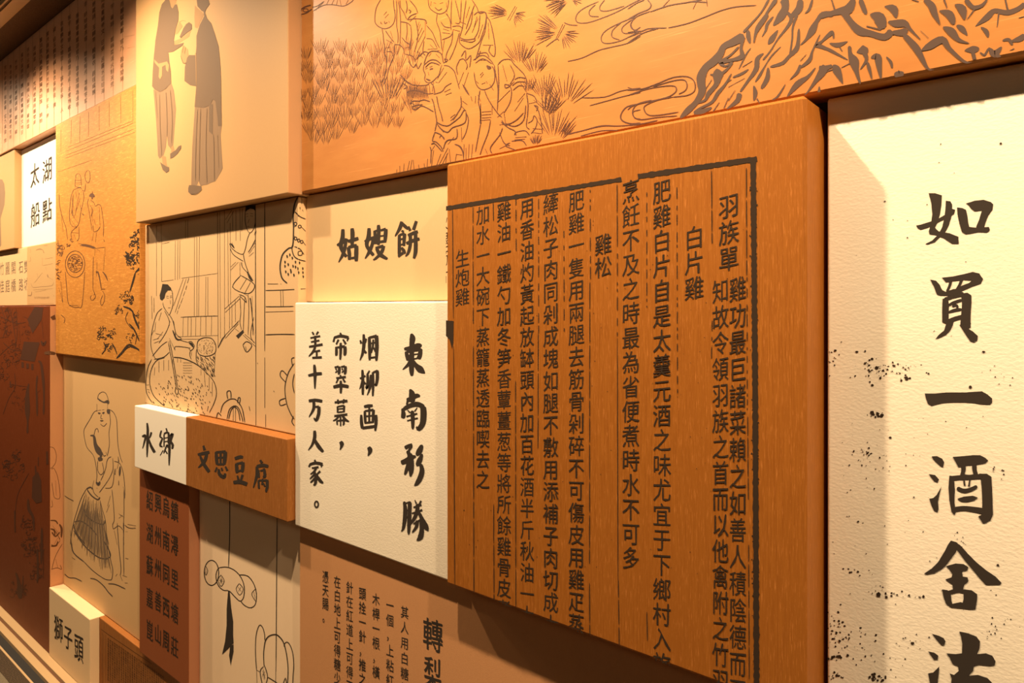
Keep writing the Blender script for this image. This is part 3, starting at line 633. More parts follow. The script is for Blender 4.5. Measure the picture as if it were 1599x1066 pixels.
ik.lines(4.5, '''970,330 972,360 985,395 1015,415 1055,425; 990,120 1020,150 1055,165; 980,215 1000,205; 1030,215 1055,240; 978,265 990,275; 1040,305 1055,328; 985,335 1020,350 1045,385; 1010,365 1032,365 1032,387 1010,387 1010,365;
e 992,195 9 9; e 1019,212 9 9; e 993,285 8 9; e 1012,297 8 9; e 1031,306 8 9; 1030,35 1032,75; v 1020,92,8 1022,106,5; v 1036,108,7 1040,120,3''')
for x, y in ((925, 430), (945, 445), (930, 490), (960, 480), (955, 385), (970, 405), (990, 430), (1015, 435), (975, 455), (980, 510), (1005, 470), (1010, 495), (1035, 470), (1038, 520), (1036, 495), (945, 505), (938, 395), (925, 455), (962, 490), (990, 460)):
    ik.lines(4, 'v %f,%f,4 %f,%f,7 %f,%f,3' % (x, y - 8, x + 3, y, x + 2, y + 10))
ik.build('gourd_drawing', M_ink)['kind'] = 'stuff'

# ------------------------------------------------------------------ pictures: hanging paper toys
ik = Ink(C, 200, 730, 3.171)
ik.lines(4.4, '''503,140 503,330 497,495; e 413,520 36 62; 450,495 490,492 530,510 560,545 575,590 572,640 555,660 530,640 500,610 470,605 445,580 435,540 440,510 450,495; 548,530 590,535 620,570 635,620 630,675 605,693 575,680 558,660''')
ik.lines(3, '''460,530 476,560 460,587 445,555 460,530; 550,572 570,600 553,630 535,600 550,572; 385,488 394,510 385,532 378,510; 630,600 612,625 632,662; 462,540 460,578; 450,556 472,562; 545,590 560,612; 560,590 545,612; 622,612 628,648; 384,498 386,522; 455,548 468,575; 468,548 453,570''')
ik.lines(3, '''p 495,610 503,612 510,690 520,760 520,830 522,868 490,902 465,925 480,860 488,780 488,700; p 505,884 522,874 522,910 508,978 500,930''')
ik.build('toy_drawing', M_ink)['kind'] = 'stuff'
ik.lines(4, '738,240 735,600 732,1010')
ik.at(350, 900, 6.42).lines(8, '''325,940 315,800 315,650 325,560 345,500 365,485 390,520 405,580 408,640; 325,940 330,1110; v 400,900,8 395,780,9 405,680,10 420,630,12 450,595,11 500,580,11 540,590,11 590,650,11 620,750,10 638,880,9 640,980,9 632,1110,9; 600,700 605,675 625,655 650,670 675,720 692,800 697,900 690,1000 685,1110;
518,900 516,1060; 405,890 435,1005 405,1110; 395,900 360,955 390,1110; 325,935 360,955; 435,1005 530,1066 560,1110; 590,1080 615,1015 628,1090''')
ik.lines(6, '385,940 410,1020; 412,950 380,1000; 395,930 400,1030; 380,975 415,985')
ik.build('toy_drawing', M_ink)['kind'] = 'stuff'

# ------------------------------------------------------------------ pictures: man with a basket
ik = Ink(Ep, 0, 600, 4.264); ik.wm = 1.5
ik.lines(2.4, '''650,100 655,70 680,50 705,60 720,100 718,120 690,118 665,105 650,90; v 650,92,5 665,105,6 690,118,6 716,114,14 720,130,6; 645,130 645,180; v 652,188,4 660,192,8 670,192,4; v 680,190,4 688,190,8 696,184,3; 652,174 670,170; 680,170 694,167; 675,200 671,225 683,228; v 666,240,3 676,242,6 688,240,3; 668,262 690,278 710,258; 716,130 716,190;
650,172 625,185 600,230 575,270 558,310 565,370 580,420 620,470 635,520 645,600 640,650; v 600,340,4 625,345,10 635,400,16 655,440,26 672,470,14 665,490,4; 625,340 635,300 650,295 655,320;
725,165 755,185 775,230 780,300 785,400 800,480 815,520; 728,180 735,250 725,320 728,400 715,470; v 716,165,8 722,180,16 722,196,8; 740,480 715,500 700,570 670,640; 750,490 752,560 730,620 690,680 660,720; 615,680 625,720 655,750; 640,690 650,690; v 652,500,14 668,496,18 682,500,10; 650,510 650,570 670,600 690,580 685,540 680,520;
760,510 790,520 805,540 820,590 830,680 830,760; 700,690 740,685 755,640 760,560; 790,520 780,560; v 800,545,5 797,580,9 795,610,3; v 790,640,4 790,670,6; 820,680 825,700; v 770,560,4 765,600,6; v 786,480,4 790,515,8; v 705,450,3 715,475,5; 680,450 690,475 705,470;
665,770 680,830 700,900 710,1000 725,1066; 745,700 755,800 760,900 750,930 755,960 790,940 820,970; 825,700 825,850 820,960; 760,970 780,1066; 820,970 825,1066; 790,860 820,880; 790,890 815,870; 735,740 715,810; 728,800 708,850; v 640,650,8 655,665,12 665,645,5; 625,640 615,680;
830,935 860,955 905,955; 835,980 850,980; 430,740 460,760 490,775''')
ik.lines(5, '575,695 600,683 615,695; 580,700 610,740 650,765 665,750; 560,830 580,880 640,920 690,930 700,900; 495,915 540,910 600,950 645,1003; 490,930 500,970 530,1020 565,1060')
ik.lines(3, '575,695 540,760 510,850 490,920 475,1000 468,1066')
ik.at(0, 816, 4.264).lines(5, '490,50 560,150 640,220 700,240 735,220 720,170 690,120; 475,130 490,200 560,260')
ik.lines(3, '''468,50 475,130; 560,260 620,320 690,370 730,380 745,370 750,310 735,240 700,50; 780,0 790,150 805,300 800,350; 825,0 822,150 825,350; 780,340 770,355; 800,350 815,385; 815,350 845,360; 830,400 850,400; 480,230 500,245; 835,235 855,240; 850,10 905,20''')
ik.lines(4, '430,340 460,365 500,368 545,390; 600,370 640,378 690,420 720,460 750,490; 720,405 770,410 835,440')
ik.build('pen_sketch', M_pen)['kind'] = 'stuff'
ik.at(0, 600, 4.264)
ik.wm = .95
for i in range(64):
    t = i / 63; x0 = 570 + 95 * t; y0 = 715 + 50 * math.sin(t * 2.2); x1 = 472 + 275 * t; y1 = 1010 + 280 * t ** .75
    a, b = sorted((RND.uniform(0, .3), RND.uniform(.75, 1)))
    ik.stroke([(x0 + (x1 - x0) * k + 3 * math.sin(k * 6 + i), y0 + (y1 - y0) * k, 2.6) for k in (a, (a + b) / 2, b)], .5, 3)
ik.build('basket_hatching', M_hatch)['kind'] = 'stuff'

# ------------------------------------------------------------------ pictures: farm workers on the honey panel
ik = Ink(O, 0, 0, 4.264); ik.wm = 1.5
ik.lines(2.2, '475,800 472,960; 533,775 530,945; 590,745 588,910; 660,705 660,870; 727,680 727,845; 802,640 805,820; 885,600 885,820; 405,860 405,1010; 450,980 880,805; 445,1005 885,820; 440,1033 895,858; 435,1053 895,880')
ik.at(90, 250, 7.107).lines(3.4, '''0,130 380,0; 200,200 205,160 235,150 255,180 260,230 265,290; 200,200 195,290 265,300; 200,225 258,222; 200,250 260,250; 205,270 262,272; 175,330 240,305 270,320; 175,330 150,400 135,520 130,640 150,720 200,740 235,700 260,560 290,430 285,350;
160,420 180,560; 200,350 215,420; 240,360 200,560; 250,420 180,640; 140,650 200,740; 170,620 230,700; 215,740 150,800 160,900; 235,740 235,860 210,900; 150,800 230,810; 270,330 300,340 310,260; 335,110 305,150 310,220 340,250 360,200 355,130 335,110; 15,370 25,520 70,690 90,740 110,880; 40,600 60,800; 170,380 165,500 150,600; 180,820 200,880; 220,330 240,380;
v 350,400,6 380,390,34 410,405,8; v 385,345,6 382,430,22; 345,430 330,470 345,550; 365,440 400,470 420,510 450,490 480,510 495,600 510,720 505,850; 345,550 360,640 380,780; 375,540 385,680; 390,720 400,790 440,780 470,740; 460,520 470,740; 400,800 380,900; 430,800 420,910; 360,500 390,560 370,620; 400,650 420,720; v 270,590,6 290,610,16; v 250,500,5 265,560,10;
230,925 340,945 420,975 525,965; 240,945 330,960 415,985; v 260,935,10 340,950,18 420,972,8; v 510,880,8 520,905,10; 415,980 410,1060; 525,965 525,1060; 430,985 470,1010; v 160,550,10 170,620,14; 0,880 20,960 60,1000; 60,940 40,1060''')
ik.at(0, 200, 4.264).lines(3, 'e 500,905 65 88; e 500,900 50 60')
ik.at(90, 400, 6.27).lines(3.4, '''75,150 90,330 105,460 150,495 200,498 240,470 265,150; 350,0 345,180 345,320; 385,60 380,200; 455,0 450,140; v 375,150,6 400,170,8 430,330,4; v 440,150,6 470,190,9 490,240,4; 345,320 360,360 355,380; 330,380 320,410 340,430 370,400 365,370; v 430,320,6 465,320,8; 440,340 460,380 455,440 430,480 420,440 440,380;
0,220 20,230; 30,240 50,450; 10,310 45,420; 30,570 70,610 60,655; v 0,210,16 20,225,6; v 40,420,6 50,450,10; v 375,160,14 400,150,10; 110,480 200,480''')
ik.build('engraving', M_inkbr)['kind'] = 'stuff'
ik.lines(4, '''v 760,160,8 742,230,12 705,350,7; v 855,118,12 790,132,12 760,160,6; v 770,150,6 800,110,6 850,60,6; v 640,490,8 700,510,12 735,545,10 750,600,12 790,690,14 852,780,16; v 852,510,8 830,600,10 790,650,8; 690,540 665,610 700,680 770,750 760,860; v 700,660,8 750,720,10 800,830,8;
v 575,1000,8 640,930,14 700,865,12 790,912,10 852,960,10; v 600,985,5 690,890,6 760,900,6 850,945,4; v 450,840,6 470,900,8 430,960,5; v 530,850,6 560,900,8 580,960,4; 780,180 840,150; 820,150 850,210; 810,540 780,600; v 800,880,12 830,880,16 800,850,8; 775,560 800,520''')
for cx, cy, rx, ry, n in ((720, 60, 45, 70, 26), (780, 10, 60, 30, 16), (665, 400, 60, 50, 30), (590, 530, 40, 40, 18), (725, 440, 20, 50, 12), (430, 730, 35, 50, 18), (530, 760, 45, 50, 22), (440, 790, 45, 30, 12), (490, 900, 50, 40, 18), (790, 600, 40, 60, 14), (820, 800, 30, 60, 14), (720, 790, 40, 60, 10)):
    ik.scribble(cx, cy, rx, ry, n, 4, RND, 11)
ik.at(0, 200, 4.264)
for cx, cy, rx, ry, n in ((935, 690, 30, 20, 14), (905, 760, 40, 60, 26), (870, 860, 40, 50, 26), (940, 850, 25, 70, 22), (950, 960, 14, 40, 12)):
    ik.scribble(cx, cy, rx, ry, n, 4, RND, 11)
ik.build('pine_engraving', M_inkb)['kind'] = 'stuff'
ik.at(0, 200, 4.264)
for i in range(90):
    a = RND.random() * 6.28; q = math.sqrt(RND.random()); x, y = 500 + 44 * q * math.cos(a), 900 + 52 * q * math.sin(a)
    ik.stroke([(x - 6, y, 3), (x + 6, y + RND.uniform(-3, 3), 3)], .6, 1)
for cx, cy, rx, ry, n in ((400, 800, 20, 50, 20), (390, 960, 12, 80, 14), (470, 780, 25, 40, 8)): ik.scribble(cx, cy, rx, ry, n, 2.6, RND, 10)
ik.build('tub_filling', M_inkbr)['kind'] = 'stuff'

# ------------------------------------------------------------------ pictures: small harbour engraving, town street, small page
ik = Ink(S, 0, 370, 9.69)
ik.lines(5, '470,700 500,760 620,750 780,735 810,680; 460,180 462,240; 460,300 462,360 430,370; v 540,200,5 600,180,16 650,200,8 660,240,10; v 660,130,8 720,125,12; 570,610 560,540; 520,690 640,540; 640,310 640,430; 680,330 800,310; 650,430 800,400; v 715,560,6 722,590,18 730,610,4; 800,650 720,600; 500,800 800,780; 530,830 700,800; v 420,880,10 470,880,12 480,820,4; v 810,880,12 820,900,6; 430,1010 810,1005; 690,450 700,500')
for i in range(26): ik.stroke([(520 + i * 9, 900 + RND.uniform(-8, 8), 5), (522 + i * 9, 930 + RND.uniform(-8, 8), 5)], .5, 1)
ik.build('engraving', M_faint)['kind'] = 'stuff'
D.wrap = True
ik = Ink(D, 0, 460, 4.44); ik.wm = 1.2
ik.lines(3, '''p 190,170 240,85 300,90 290,170 225,270; p 165,325 275,330 240,465 140,450; p 148,465 165,468 165,505 150,505; p 182,475 200,478 200,512 183,512; p 215,478 232,480 232,522 216,520; v 265,460,10 285,480,14 300,600,16 305,700,10 302,830,12; v 258,560,12 252,650,8 255,700,12 258,840,10; v 200,615,8 190,680,20 190,800,30 192,880,10 190,960,14;
0,150 60,180 120,200 180,190; 20,330 80,380 150,390; 0,420 40,380 90,340; 70,100 90,200 110,330; 110,90 120,250 100,400; 60,620 200,640; v 70,600,12 75,640,18; 130,200 140,330; 0,300 60,290; 0,60 40,200 20,300; 100,540 105,640 60,720 20,830; 160,150 200,170; v 285,320,8 300,345,18 320,320,6; 245,690 280,660; 290,180 300,300''')
ik.at(0, 700, 4.44).lines(3, '''p 225,200 262,160 285,220 290,370 250,380 220,340; 200,170 130,300 110,400 105,560; v 265,60,10 265,120,12; v 325,20,20 328,110,24; v 195,350,10 200,420,18 230,480,14 235,570,8; v 290,550,10 290,620,14 285,800,12; v 260,700,10 262,860,12 258,930,8; v 300,700,10 300,900,6; v 110,860,10 130,930,18 140,1040,30; v 160,880,8 155,1000,20; v 205,790,10 208,795,12; v 100,430,12 105,580,16; v 245,120,14 250,200,20''')
for cx, cy, rx, ry, n in ((100, 120, 60, 90, 26), (40, 150, 40, 60, 14), (220, 680, 80, 70, 50), (250, 850, 50, 60, 20), (130, 980, 60, 60, 30), (190, 520, 40, 70, 20), (110, 40, 50, 40, 14)): ik.scribble(cx, cy, rx, ry, n, 3, RND, 12)
ik.at(0, 460, 4.44)
for cx, cy, rx, ry, n in ((60, 180, 70, 90, 60), (100, 420, 60, 100, 40), (30, 500, 30, 120, 20), (180, 250, 40, 60, 12), (120, 700, 80, 120, 20)): ik.scribble(cx, cy, rx, ry, n, 2, RND, 12)
ik.build('street_engraving', M_inkd)['kind'] = 'stuff'
ik.at(0, 600, 4.264).lines(2.6, '''328,415 360,425 375,470 370,520 350,550 335,560; 345,565 360,560 385,620 400,750 365,755 355,720 345,650; 345,770 350,810 335,815; 370,640 375,740; v 335,905,6 370,908,8 385,930,6; v 335,960,6 360,970,10 365,1000,6 345,990,4; v 395,930,8 410,960,12 408,1020,8; 385,1020 360,1066; 350,940 400,1000; 375,980 400,1040''')
ik.at(0, 816, 4.264).lines(3, '340,145 370,150 400,120; 345,310 360,250 380,200 415,140; 340,310 380,300 410,310 400,280; 370,240 385,300; v 345,60,6 370,90,9 400,60,5; v 360,40,5 400,110,7; v 340,155,8 375,150,10 385,120,4')
ik.at(0, 400, 4.264).lines(3, 'p 335,405 365,388 372,420 350,425; v 295,645,14 330,643,20 370,648,14; 300,823 415,825')
ik.build('edge_engraving', M_inkbr)['kind'] = 'stuff'
ik = Ink(Y, 0, 900, 6.42)
ik.lines(3, '1010,525 1100,590 1300,725 1410,800 1520,875; 1030,560 1030,1066; 1060,580 1058,1066')
for i in range(26):
    cx = 1085 + i * 22; y = 610 + (cx - 1060) * .69
    for j in range(18):
        ik.glyph(POOL[(i * 17 + j * 5) % len(POOL)], cx, y + j * 24, 17, 22, 'small')
ik.build('fine_script', M_inkb)['kind'] = 'stuff'

# ------------------------------------------------------------------ pictures: the harvest mural
ik = Ink(M, 465, 0, 5.33); ik.wm = 1.35
ik.lines(5, '''v 15,85,7 60,58,9 110,42,8; v 18,122,6 70,108,8 118,75,8; e 65,85 22 13; 120,60 160,50 220,10; 130,90 180,60 230,40 300,40 380,50 440,20 465,-5; 150,85 200,20; 170,70 215,15; 240,35 260,-5; 280,40 300,0; 320,45 330,0; 360,48 350,0; 400,35 420,0''')
ik.build('mural_drawing', M_inkm)['kind'] = 'stuff'
ik.lines(5, '''690,-5 655,60 642,130 645,190 680,225 730,238 780,215 805,170 810,120 800,60 795,-5; 715,125 740,95; 725,150 755,115; 720,175 725,195 745,185; 755,175 765,190; 690,185 700,200; 690,178 690,195; 800,70 812,90;
820,0 825,80 822,200 835,300 830,360; 835,0 850,100 855,200 850,370; 700,235 710,290 715,350 725,400 720,450 740,470; 730,255 760,300 800,350; 770,260 790,320; 735,330 790,360; 730,400 770,390; 740,430 780,430 790,470; 805,370 800,440 795,490; 805,370 850,375 880,410 885,450; 740,470 735,560 720,640 690,690; 795,490 760,560 740,640 715,700;
855,180 910,190 940,215; 865,310 900,350 940,370; 905,190 910,260 900,330; 940,215 945,300 935,370 930,460; 980,160 1000,300 970,430; 910,165 980,155 1060,165 1070,200; 1060,170 1060,300; 850,0 855,60 880,100 905,160; 900,0 910,60 900,110; 930,0 980,60 998,110; 990,110 940,130 910,165; 985,130 930,180; 920,80 940,90 930,110;
1050,250 1000,350; 1035,230 985,330; 1060,300 990,440; 1050,340 1040,430 1060,460; 1070,210 1120,270 1150,340 1180,400; 1070,320 1120,330 1160,400; 1100,370 1130,400; 890,400 930,390; 890,450 960,470 980,520; 1000,430 1040,480; 1010,450 980,560; 1020,200 1000,260; 1010,180 995,230; 1080,410 1160,405; 1100,430 1180,420''')
ik.build('harvester_drawing', M_inkm)['kind'] = 'stuff'
ik.lines(5, '''1085,-5 1095,60 1130,95 1180,115 1230,95 1250,50 1255,-5; 1140,60 1170,85 1200,70; 1130,20 1150,30; 1180,30 1210,20; 1110,10 1105,50; 1235,20 1240,60; 1160,115 1155,180 1180,250 1190,320 1200,420; 1230,110 1265,160 1275,250; 1190,180 1220,220 1270,230; 1200,270 1270,280; 1210,240 1260,255; 1200,330 1270,300 1290,260; 1280,0 1275,150 1280,200; 1310,0 1330,80 1350,170; 1360,0 1350,180 1310,190; 1285,220 1340,215 1365,230; 1290,245 1350,260;
1290,250 1280,350 1240,440 1230,500; 1345,270 1320,360 1290,440 1260,500; 1220,330 1200,460; 1400,0 1380,150 1370,230 1345,310; 1430,50 1400,150; 1450,0 1490,60 1510,110 1565,105 1560,200 1530,300 1500,360 1420,405 1350,360 1345,310; 1455,80 1440,200 1390,290; 1345,310 1400,330 1480,320; 1350,330 1440,350 1480,330; 1500,150 1450,270; 1540,200 1500,320; 1565,110 1599,180; 1470,40 1440,120 1400,240; 1520,420 1500,470 1460,500; 1230,80 1245,100; 1240,110 1250,130; 1350,180 1400,200''')
ik.build('harvester_drawing', M_inkm)['kind'] = 'stuff'
ik.lines(5.5, '''1050,530 1070,470 1100,430 1150,425 1195,450 1210,520; 1050,540 1100,500 1150,500 1190,530; 1060,560 1110,520 1180,540; 1010,470 1050,430 1090,440; 980,500 1030,440; 1110,440 1090,470; 1150,450 1180,480; 1050,540 1045,580 1060,620 1055,660 1075,685 1110,685 1150,650 1175,620 1190,560; 1060,575 1080,565; 1095,560 1120,550; v 1098,580,5 1112,572,9 1126,570,4; 1085,600 1090,625; v 1065,655,5 1090,665,10 1105,668,4; 1190,560 1200,540;
1210,525 1250,500 1220,490 1240,520; 1215,545 1255,550 1300,590 1320,650 1345,740; 1215,560 1160,660; 1240,600 1170,690; 1145,680 1165,690; 1110,690 1130,720 1140,780; 1130,680 1120,760; 1090,690 1100,780; 850,620 900,670 960,705 1050,710 1090,700; 905,770 960,750 1020,760 1080,780 1130,775; 1280,690 1230,720 1200,760 1130,785; 1270,740 1220,765; 1280,770 1230,790; 870,690 910,720 880,740; 850,640 930,700;
920,510 960,560 985,530 1000,570 1030,520; 920,460 935,520; 950,470 960,540; 1340,500 1380,490 1410,540 1400,580; 1360,470 1395,420 1400,500 1440,460 1430,560; 1345,500 1320,560 1330,620; 1380,600 1340,700; 1420,600 1380,720; v 1370,700,5 1400,750,12 1425,790,5''')
ik.at(465, 150, 5.33).lines(6, '''935,65 960,40 1010,40 1050,30 1100,45; 945,90 990,75 1040,70; 950,100 980,112 1020,85 1060,90 1130,130; 935,50 970,70; 1115,20 1130,60 1145,140 1155,215 1140,290; 1155,0 1170,80 1195,160 1205,210; 1355,0 1360,80 1330,140 1290,200; 1270,205 1330,150; 1270,180 1310,150; 1155,215 1200,240 1250,245 1290,220 1350,170 1380,120 1400,120; 1160,230 1190,270 1245,300 1290,260 1390,220 1400,130; 1360,80 1400,125; 1180,260 1215,300; 1140,300 1170,310 1195,325 1220,360; 1140,300 1120,370 1150,380 1190,420 1210,460; 1110,400 1140,395 1200,460; 1325,270 1320,350 1240,370 1210,440; 1300,340 1250,400; 1100,420 1110,460 1105,560; 1110,460 1140,410; 1400,140 1420,200 1400,300 1370,360; 1360,260 1365,380; v 1305,400,6 1350,420,10 1375,470,8 1380,530,4; 1180,350 1190,330 1220,350; 1320,485 1370,490''')
ik.build('harvester_drawing', M_inkm)['kind'] = 'stuff'
ik.at(740, 0, 4.264).lines(4.6, '''0,400 30,375 70,370 110,400 130,430; 10,420 60,390 120,425; 30,400 90,400; 20,360 80,350 100,380; 0,480 15,560 50,595 90,590 120,570 138,530 135,470 120,440; 40,500 60,480; 45,515 65,490; 50,560 75,550; 80,540 90,555; 15,540 30,555; v 85,435,6 100,450,18 115,445,6; 
135,430 145,500 160,600 155,740; 160,430 165,560 160,680; 160,430 190,400 240,395 270,430 330,490 350,540 340,600; 190,430 220,540; 240,430 270,500 240,560; 105,560 130,600; 70,600 90,650 120,700 155,750 185,780; 160,680 240,600; 230,560 250,600 240,680 200,750; 270,530 300,515 345,520; 255,570 290,545 340,545; 260,600 300,570 335,575; 270,540 240,570; 205,560 240,570 210,585 205,560;
40,600 30,680 45,750 40,820; 120,700 120,760; 50,745 115,740; 50,765 115,760; 50,785 115,780; 50,800 110,795; 45,820 30,900 10,1010; 110,800 95,880 60,970 40,1030; 75,990 90,1025; 155,780 200,740; 185,800 215,830 280,800 330,750; 210,820 270,840 330,800 345,700; 200,750 210,820; 170,830 240,820; 180,810 230,850 270,870 280,900; 190,850 170,900 110,980 120,1020; 350,620 360,700 355,780; 350,620 400,640 420,680; 365,690 410,680; 355,780 350,840 370,860; 360,820 390,800 400,770 420,800 410,850 380,890; 400,700 430,740 450,830 455,890; 385,880 450,890; 390,855 450,860; 400,700 425,710 415,740; 270,900 280,880 340,870 370,900; 275,915 350,910; 270,930 340,925; 250,940 320,935 350,970; 240,950 210,970 280,1000; 170,990 230,960; 170,880 200,950 240,970; 340,620 290,680; 330,650 270,740;
0,100 30,80 80,90 75,200 50,270 10,400; 40,100 30,200 0,260; 80,110 110,150 140,300 135,375 100,340 110,300; 60,300 130,300; 95,150 100,260; 20,110 0,180''')
ik.build('harvester_drawing', M_inkm)['kind'] = 'stuff'
# rice field, tufts and sheaves
ik.at(0, 0, 1)
for r in range(9):
    for c in range(13):
        bx = 464 + c * 17 + (r % 2) * 8 + RND.uniform(-4, 4); y = 100 + r * 19 + RND.uniform(-6, 6) - c * .8
        if 470 < bx < 646 and y < 242 - .21 * (bx - 470): ik.fan(bx, y, 90 + RND.uniform(-5, 5), 24, RND.uniform(28, 36), 8, .5, RND)
ik.build('rice_field', M_inkm)['kind'] = 'stuff'
ik.fan(606, 170, 90, 30, 55, 9, 1.0, RND)
for bx, by, a, sp, ln, n in ((310, 450, 92, 42, 180, 15), (405, 515, 88, 40, 170, 13), (470, 690, 95, 32, 200, 12), (605, 725, 85, 50, 245, 15), (470, 810, 70, 25, 230, 11), (540, 790, 110, 30, 200, 9), (530, 950, 88, 38, 230, 13), (560, 950, 55, 14, 180, 7), (410, 980, 90, 34, 90, 9), (370, 640, 95, 28, 120, 8)):
    ik.at(740, 0, 4.264).fan(bx, by, a, sp, ln, n, 3.4, RND)
for bx, by, a, sp, l1, n1, l2, n2 in ((255, 90, 172, 20, 165, 9, 85, 9), (580, 215, 168, 38, 185, 15, 115, 10), (640, -10, 200, 30, 165, 10, 80, 8)):
    ik.fan(bx, by, a, sp, l1, n1, 3.6, RND); ik.fan(bx, by, a - 205, 42, l2, n2, 3.6, RND)
ik.lines(4.6, '275,40 222,132; 286,46 236,138; 605,165 553,262; 592,160 545,258; 480,310 545,262 565,268; 600,150 640,165 690,168; 480,45 540,20 600,0')
ik.at(465, 150, 5.33).lines(6, '820,650 825,610; 850,645 848,580; 880,640 885,560; 905,650 930,540; 930,650 950,530; 970,640 960,530; 1010,620 1005,570; 1060,620 1050,560; 1075,600 1080,520; 1110,600 1130,450; 1150,590 1190,480; 1160,600 1250,430; 1200,570 1250,470; 1230,560 1240,480; 1270,550 1260,440; 1310,540 1320,480; 1380,500 1385,400; 1400,530 1400,430; 1420,520 1425,400; 1445,520 1455,400; 1520,40 1500,-10; 1520,60 1520,160 1525,230; 1410,70 1370,40; 1440,0 1450,40; 1480,0 1475,60')
for i in range(16): ik.stroke([(905 + i * 12, 20, 4.5), (908 + i * 11, -40, 6), (900 + i * 12 + RND.uniform(-8, 8), -90, 3)], .4, 2)
ik.build('grass_drawing', M_inkm)['kind'] = 'stuff'
ik.at(740, 0, 4.264).lines(4.6, '''830,10 740,50 690,90 678,130 700,152 760,150 840,125 950,80 1060,20 1120,-10; 810,30 770,70 775,105 830,110; 870,0 840,40 845,70 900,70 1000,40; 1109,100 1000,140 890,195 850,240 855,280 900,288 980,270 1060,230 1109,205; 980,150 925,200 920,245 970,265; 1050,130 990,180 990,215 1030,222 1109,205; 1060,120 1045,165 1070,200 1109,180; 625,408 720,385 830,335 930,310 1030,285 1109,240; 715,650 870,645 980,605 1109,585; 770,703 890,670 1000,640 1109,615; v 1109,690,6 1020,710,6 980,760,6 985,800,7 1040,822,6 1109,818,6; 1109,730 1060,745 1070,785 1109,790; v 625,893,7 720,870,5 850,838,7 960,838,5 1109,828,6; 710,905 850,870 960,868''')
ik.at(980, 0, 4.2625).lines(5, '''0,60 60,20 110,0; 0,130 70,90 140,60 155,30 130,-5; 150,75 60,110 20,160 35,195 90,207 140,190 260,185; 270,185 400,155 520,110 620,70 720,45 855,35; 0,215 60,205; 0,250 90,215; 0,285 100,220 200,190; 230,50 280,-5; 150,78 280,35 400,15 500,-5; 435,60 465,-5; 525,-5 530,40; 380,20 430,10 530,15;
0,600 100,590 200,555 300,515 390,508 435,530 450,570 440,610 390,635 300,645; 0,580 30,590; 170,575 290,540 370,530 395,560 385,600 340,625; 0,635 100,600 200,578 300,570 325,590 310,620 250,650 120,680 40,700 0,730; 300,645 200,665 120,700 110,730 140,765 210,765 340,745; 160,665 70,690 35,730 40,775 90,795 200,780 330,770; 0,820 80,825 200,800''')
ik.build('wave_drawing', M_inkm)['kind'] = 'stuff'
ik.lines(8, '''v 940,-5,12 890,80,8 830,150,10 770,215,14; v 775,240,46 700,280,38 640,310,30 615,360,36 570,410,40 520,450,36 490,510,44 490,560,40 495,610,36 455,680,26 400,735,30 350,785,12;
v 768,250,22 755,320,14 760,375,26 690,400,16 620,410,28 650,440,10 700,410,12; v 740,310,10 680,370,10 620,400,8; v 620,470,40 600,500,50 590,560,24 540,620,22 510,670,12 430,690,8; v 550,495,10 580,500,30; v 560,530,6 520,590,8; v 700,420,6 640,480,14 600,490,6; v 690,490,6 650,560,12 600,620,18 560,680,14 480,720,10 440,745,6; v 440,750,20 500,740,24 560,715,10; v 610,680,6 570,740,10; v 670,650,6 640,720,10; v 715,600,5 670,670,8;
v 990,-5,24 930,80,12 920,110,22 870,180,24 850,230,12 840,285,6; v 800,200,16 805,250,22 815,290,8; v 970,110,8 930,160,16 920,200,12 895,245,4; v 1040,-5,44 1050,50,36 1020,110,40 970,170,10; v 1000,200,6 960,260,28 935,295,5; v 1060,80,14 1090,120,20 1070,170,16 1000,260,8 950,340,8 900,400,10; v 1150,-5,26 1140,60,36 1090,110,22; v 1130,90,16 1100,180,10 1095,260,8 1080,370,10; v 1140,190,10 1135,280,18 1120,330,24 1070,380,16 1030,420,18 950,445,12; v 1020,310,4 960,370,8 920,430,6 880,500,14 850,545,6; v 935,450,10 930,520,24 890,590,16; v 905,355,6 865,390,22 855,460,24 800,540,14 750,610,12; v 820,320,4 790,360,8 740,460,5; v 830,405,5 765,445,8; v 805,460,6 760,490,14 700,515,8; v 840,570,8 850,620,22 840,670,8; v 780,520,4 670,580,5; v 745,620,26 730,670,24 660,725,8; v 690,530,8 660,550,12; v 860,655,14 880,690,6;
v 1230,-5,10 1210,60,14 1180,90,4; v 1370,95,30 1300,95,26 1260,140,20 1230,200,36 1190,260,14 1150,300,6; v 1370,220,8 1300,270,10 1250,300,14 1290,310,20 1370,345,8; v 1280,230,6 1230,340,10 1210,400,20 1150,450,10; v 1190,360,4 1150,405,8; v 1150,430,12 1130,480,16 1080,530,4; v 1250,450,6 1200,510,16 1130,560,30 1060,645,6; v 1300,430,10 1300,470,40 1250,540,20 1200,610,8 1170,640,4; v 1370,460,10 1310,480,14; v 1050,560,5 1000,640,10 960,665,4; v 1275,575,8 1275,625,40''')
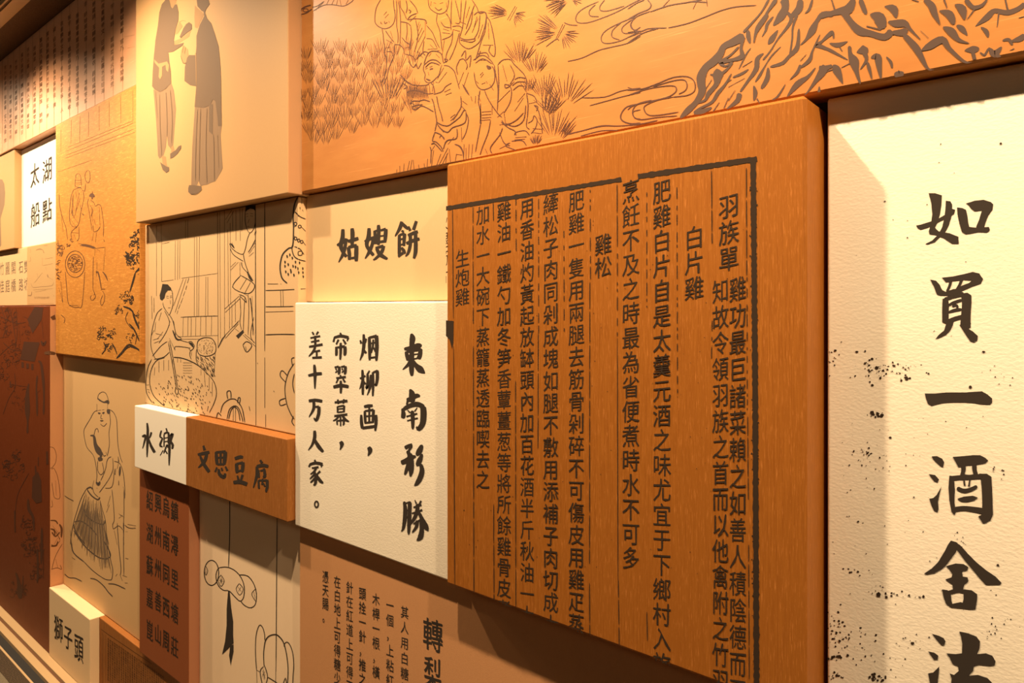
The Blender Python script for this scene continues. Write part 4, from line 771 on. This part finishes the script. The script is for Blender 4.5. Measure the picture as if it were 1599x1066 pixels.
ik.at(1280, 0, 3.555).lines(8, '''v 0,90,24 60,75,20 120,60,30 160,50,40 190,-5,20; v 65,-5,8 85,60,12; v 130,60,30 170,120,26 220,170,36 280,185,26 360,205,28 400,170,30; v 225,-5,20 250,60,18 260,80,4; v 280,80,10 330,100,50 350,160,30; v 260,145,10 340,165,14; v 360,35,4 410,50,34 425,100,8; v 380,120,8 420,130,30 470,130,30 500,160,14 560,220,4; v 400,180,14 460,180,30 480,160,20; v 465,190,20 530,260,30 560,310,24 600,380,10 640,390,6; v 560,170,4 605,212,4; v 565,280,6 610,255,30 680,220,30 720,270,18 800,340,12 850,350,4; v 510,-5,10 550,10,8; v 580,-5,16 620,30,30 640,80,24 668,138,4; v 690,-5,16 708,45,6; v 665,60,6 720,80,34 745,135,16; v 750,25,6 790,50,36 805,110,8; v 810,-5,20 850,40,18 900,30,14 930,-5,8; v 860,50,14 820,105,6; v 685,150,8 730,175,34 770,220,18 830,240,4; v 760,140,8 790,160,26 820,198,4; v 865,145,4 930,95,26 970,60,20 1040,70,22 1100,50,20 1140,20,20; v 995,70,14 985,150,6; v 1030,-5,14 1045,60,14; v 895,150,5 925,175,20 935,208,6; v 1105,100,6 1140,90,6; v 1015,225,8 1050,220,14 1070,250,10; v 1060,230,6 1110,215,24 1140,195,20; v 1055,280,4 1080,270,8; v 805,280,6 850,275,30 885,270,14; v 850,290,30 860,330,30; v 890,290,6 915,305,10 940,270,10 970,300,30 1010,260,8; v 980,300,40 1000,320,30;
v 0,245,8 40,200,12 70,175,10 78,215,6; v 0,255,10 60,280,14 155,332,5; v 55,240,6 100,250,20 155,230,5; v 110,260,10 125,285,8; v 165,255,14 170,300,18 190,340,40 205,400,18 225,465,8; v 0,390,40 40,375,20 70,365,14; v 75,360,10 95,390,34 128,465,4; v 120,375,5 180,345,10; v 205,290,6 250,275,40 265,265,6; v 245,290,20 260,330,14 225,385,5; v 262,340,8 275,380,14 290,440,4; v 285,320,8 320,315,30 330,370,22 340,438,6; v 370,315,6 395,345,12 402,378,6; v 415,405,10 440,415,40 465,400,8; v 440,415,36 445,440,20''')
ik.build('mountain_drawing', M_inkg)['kind'] = 'stuff'

bpy.data.objects.remove(_to)
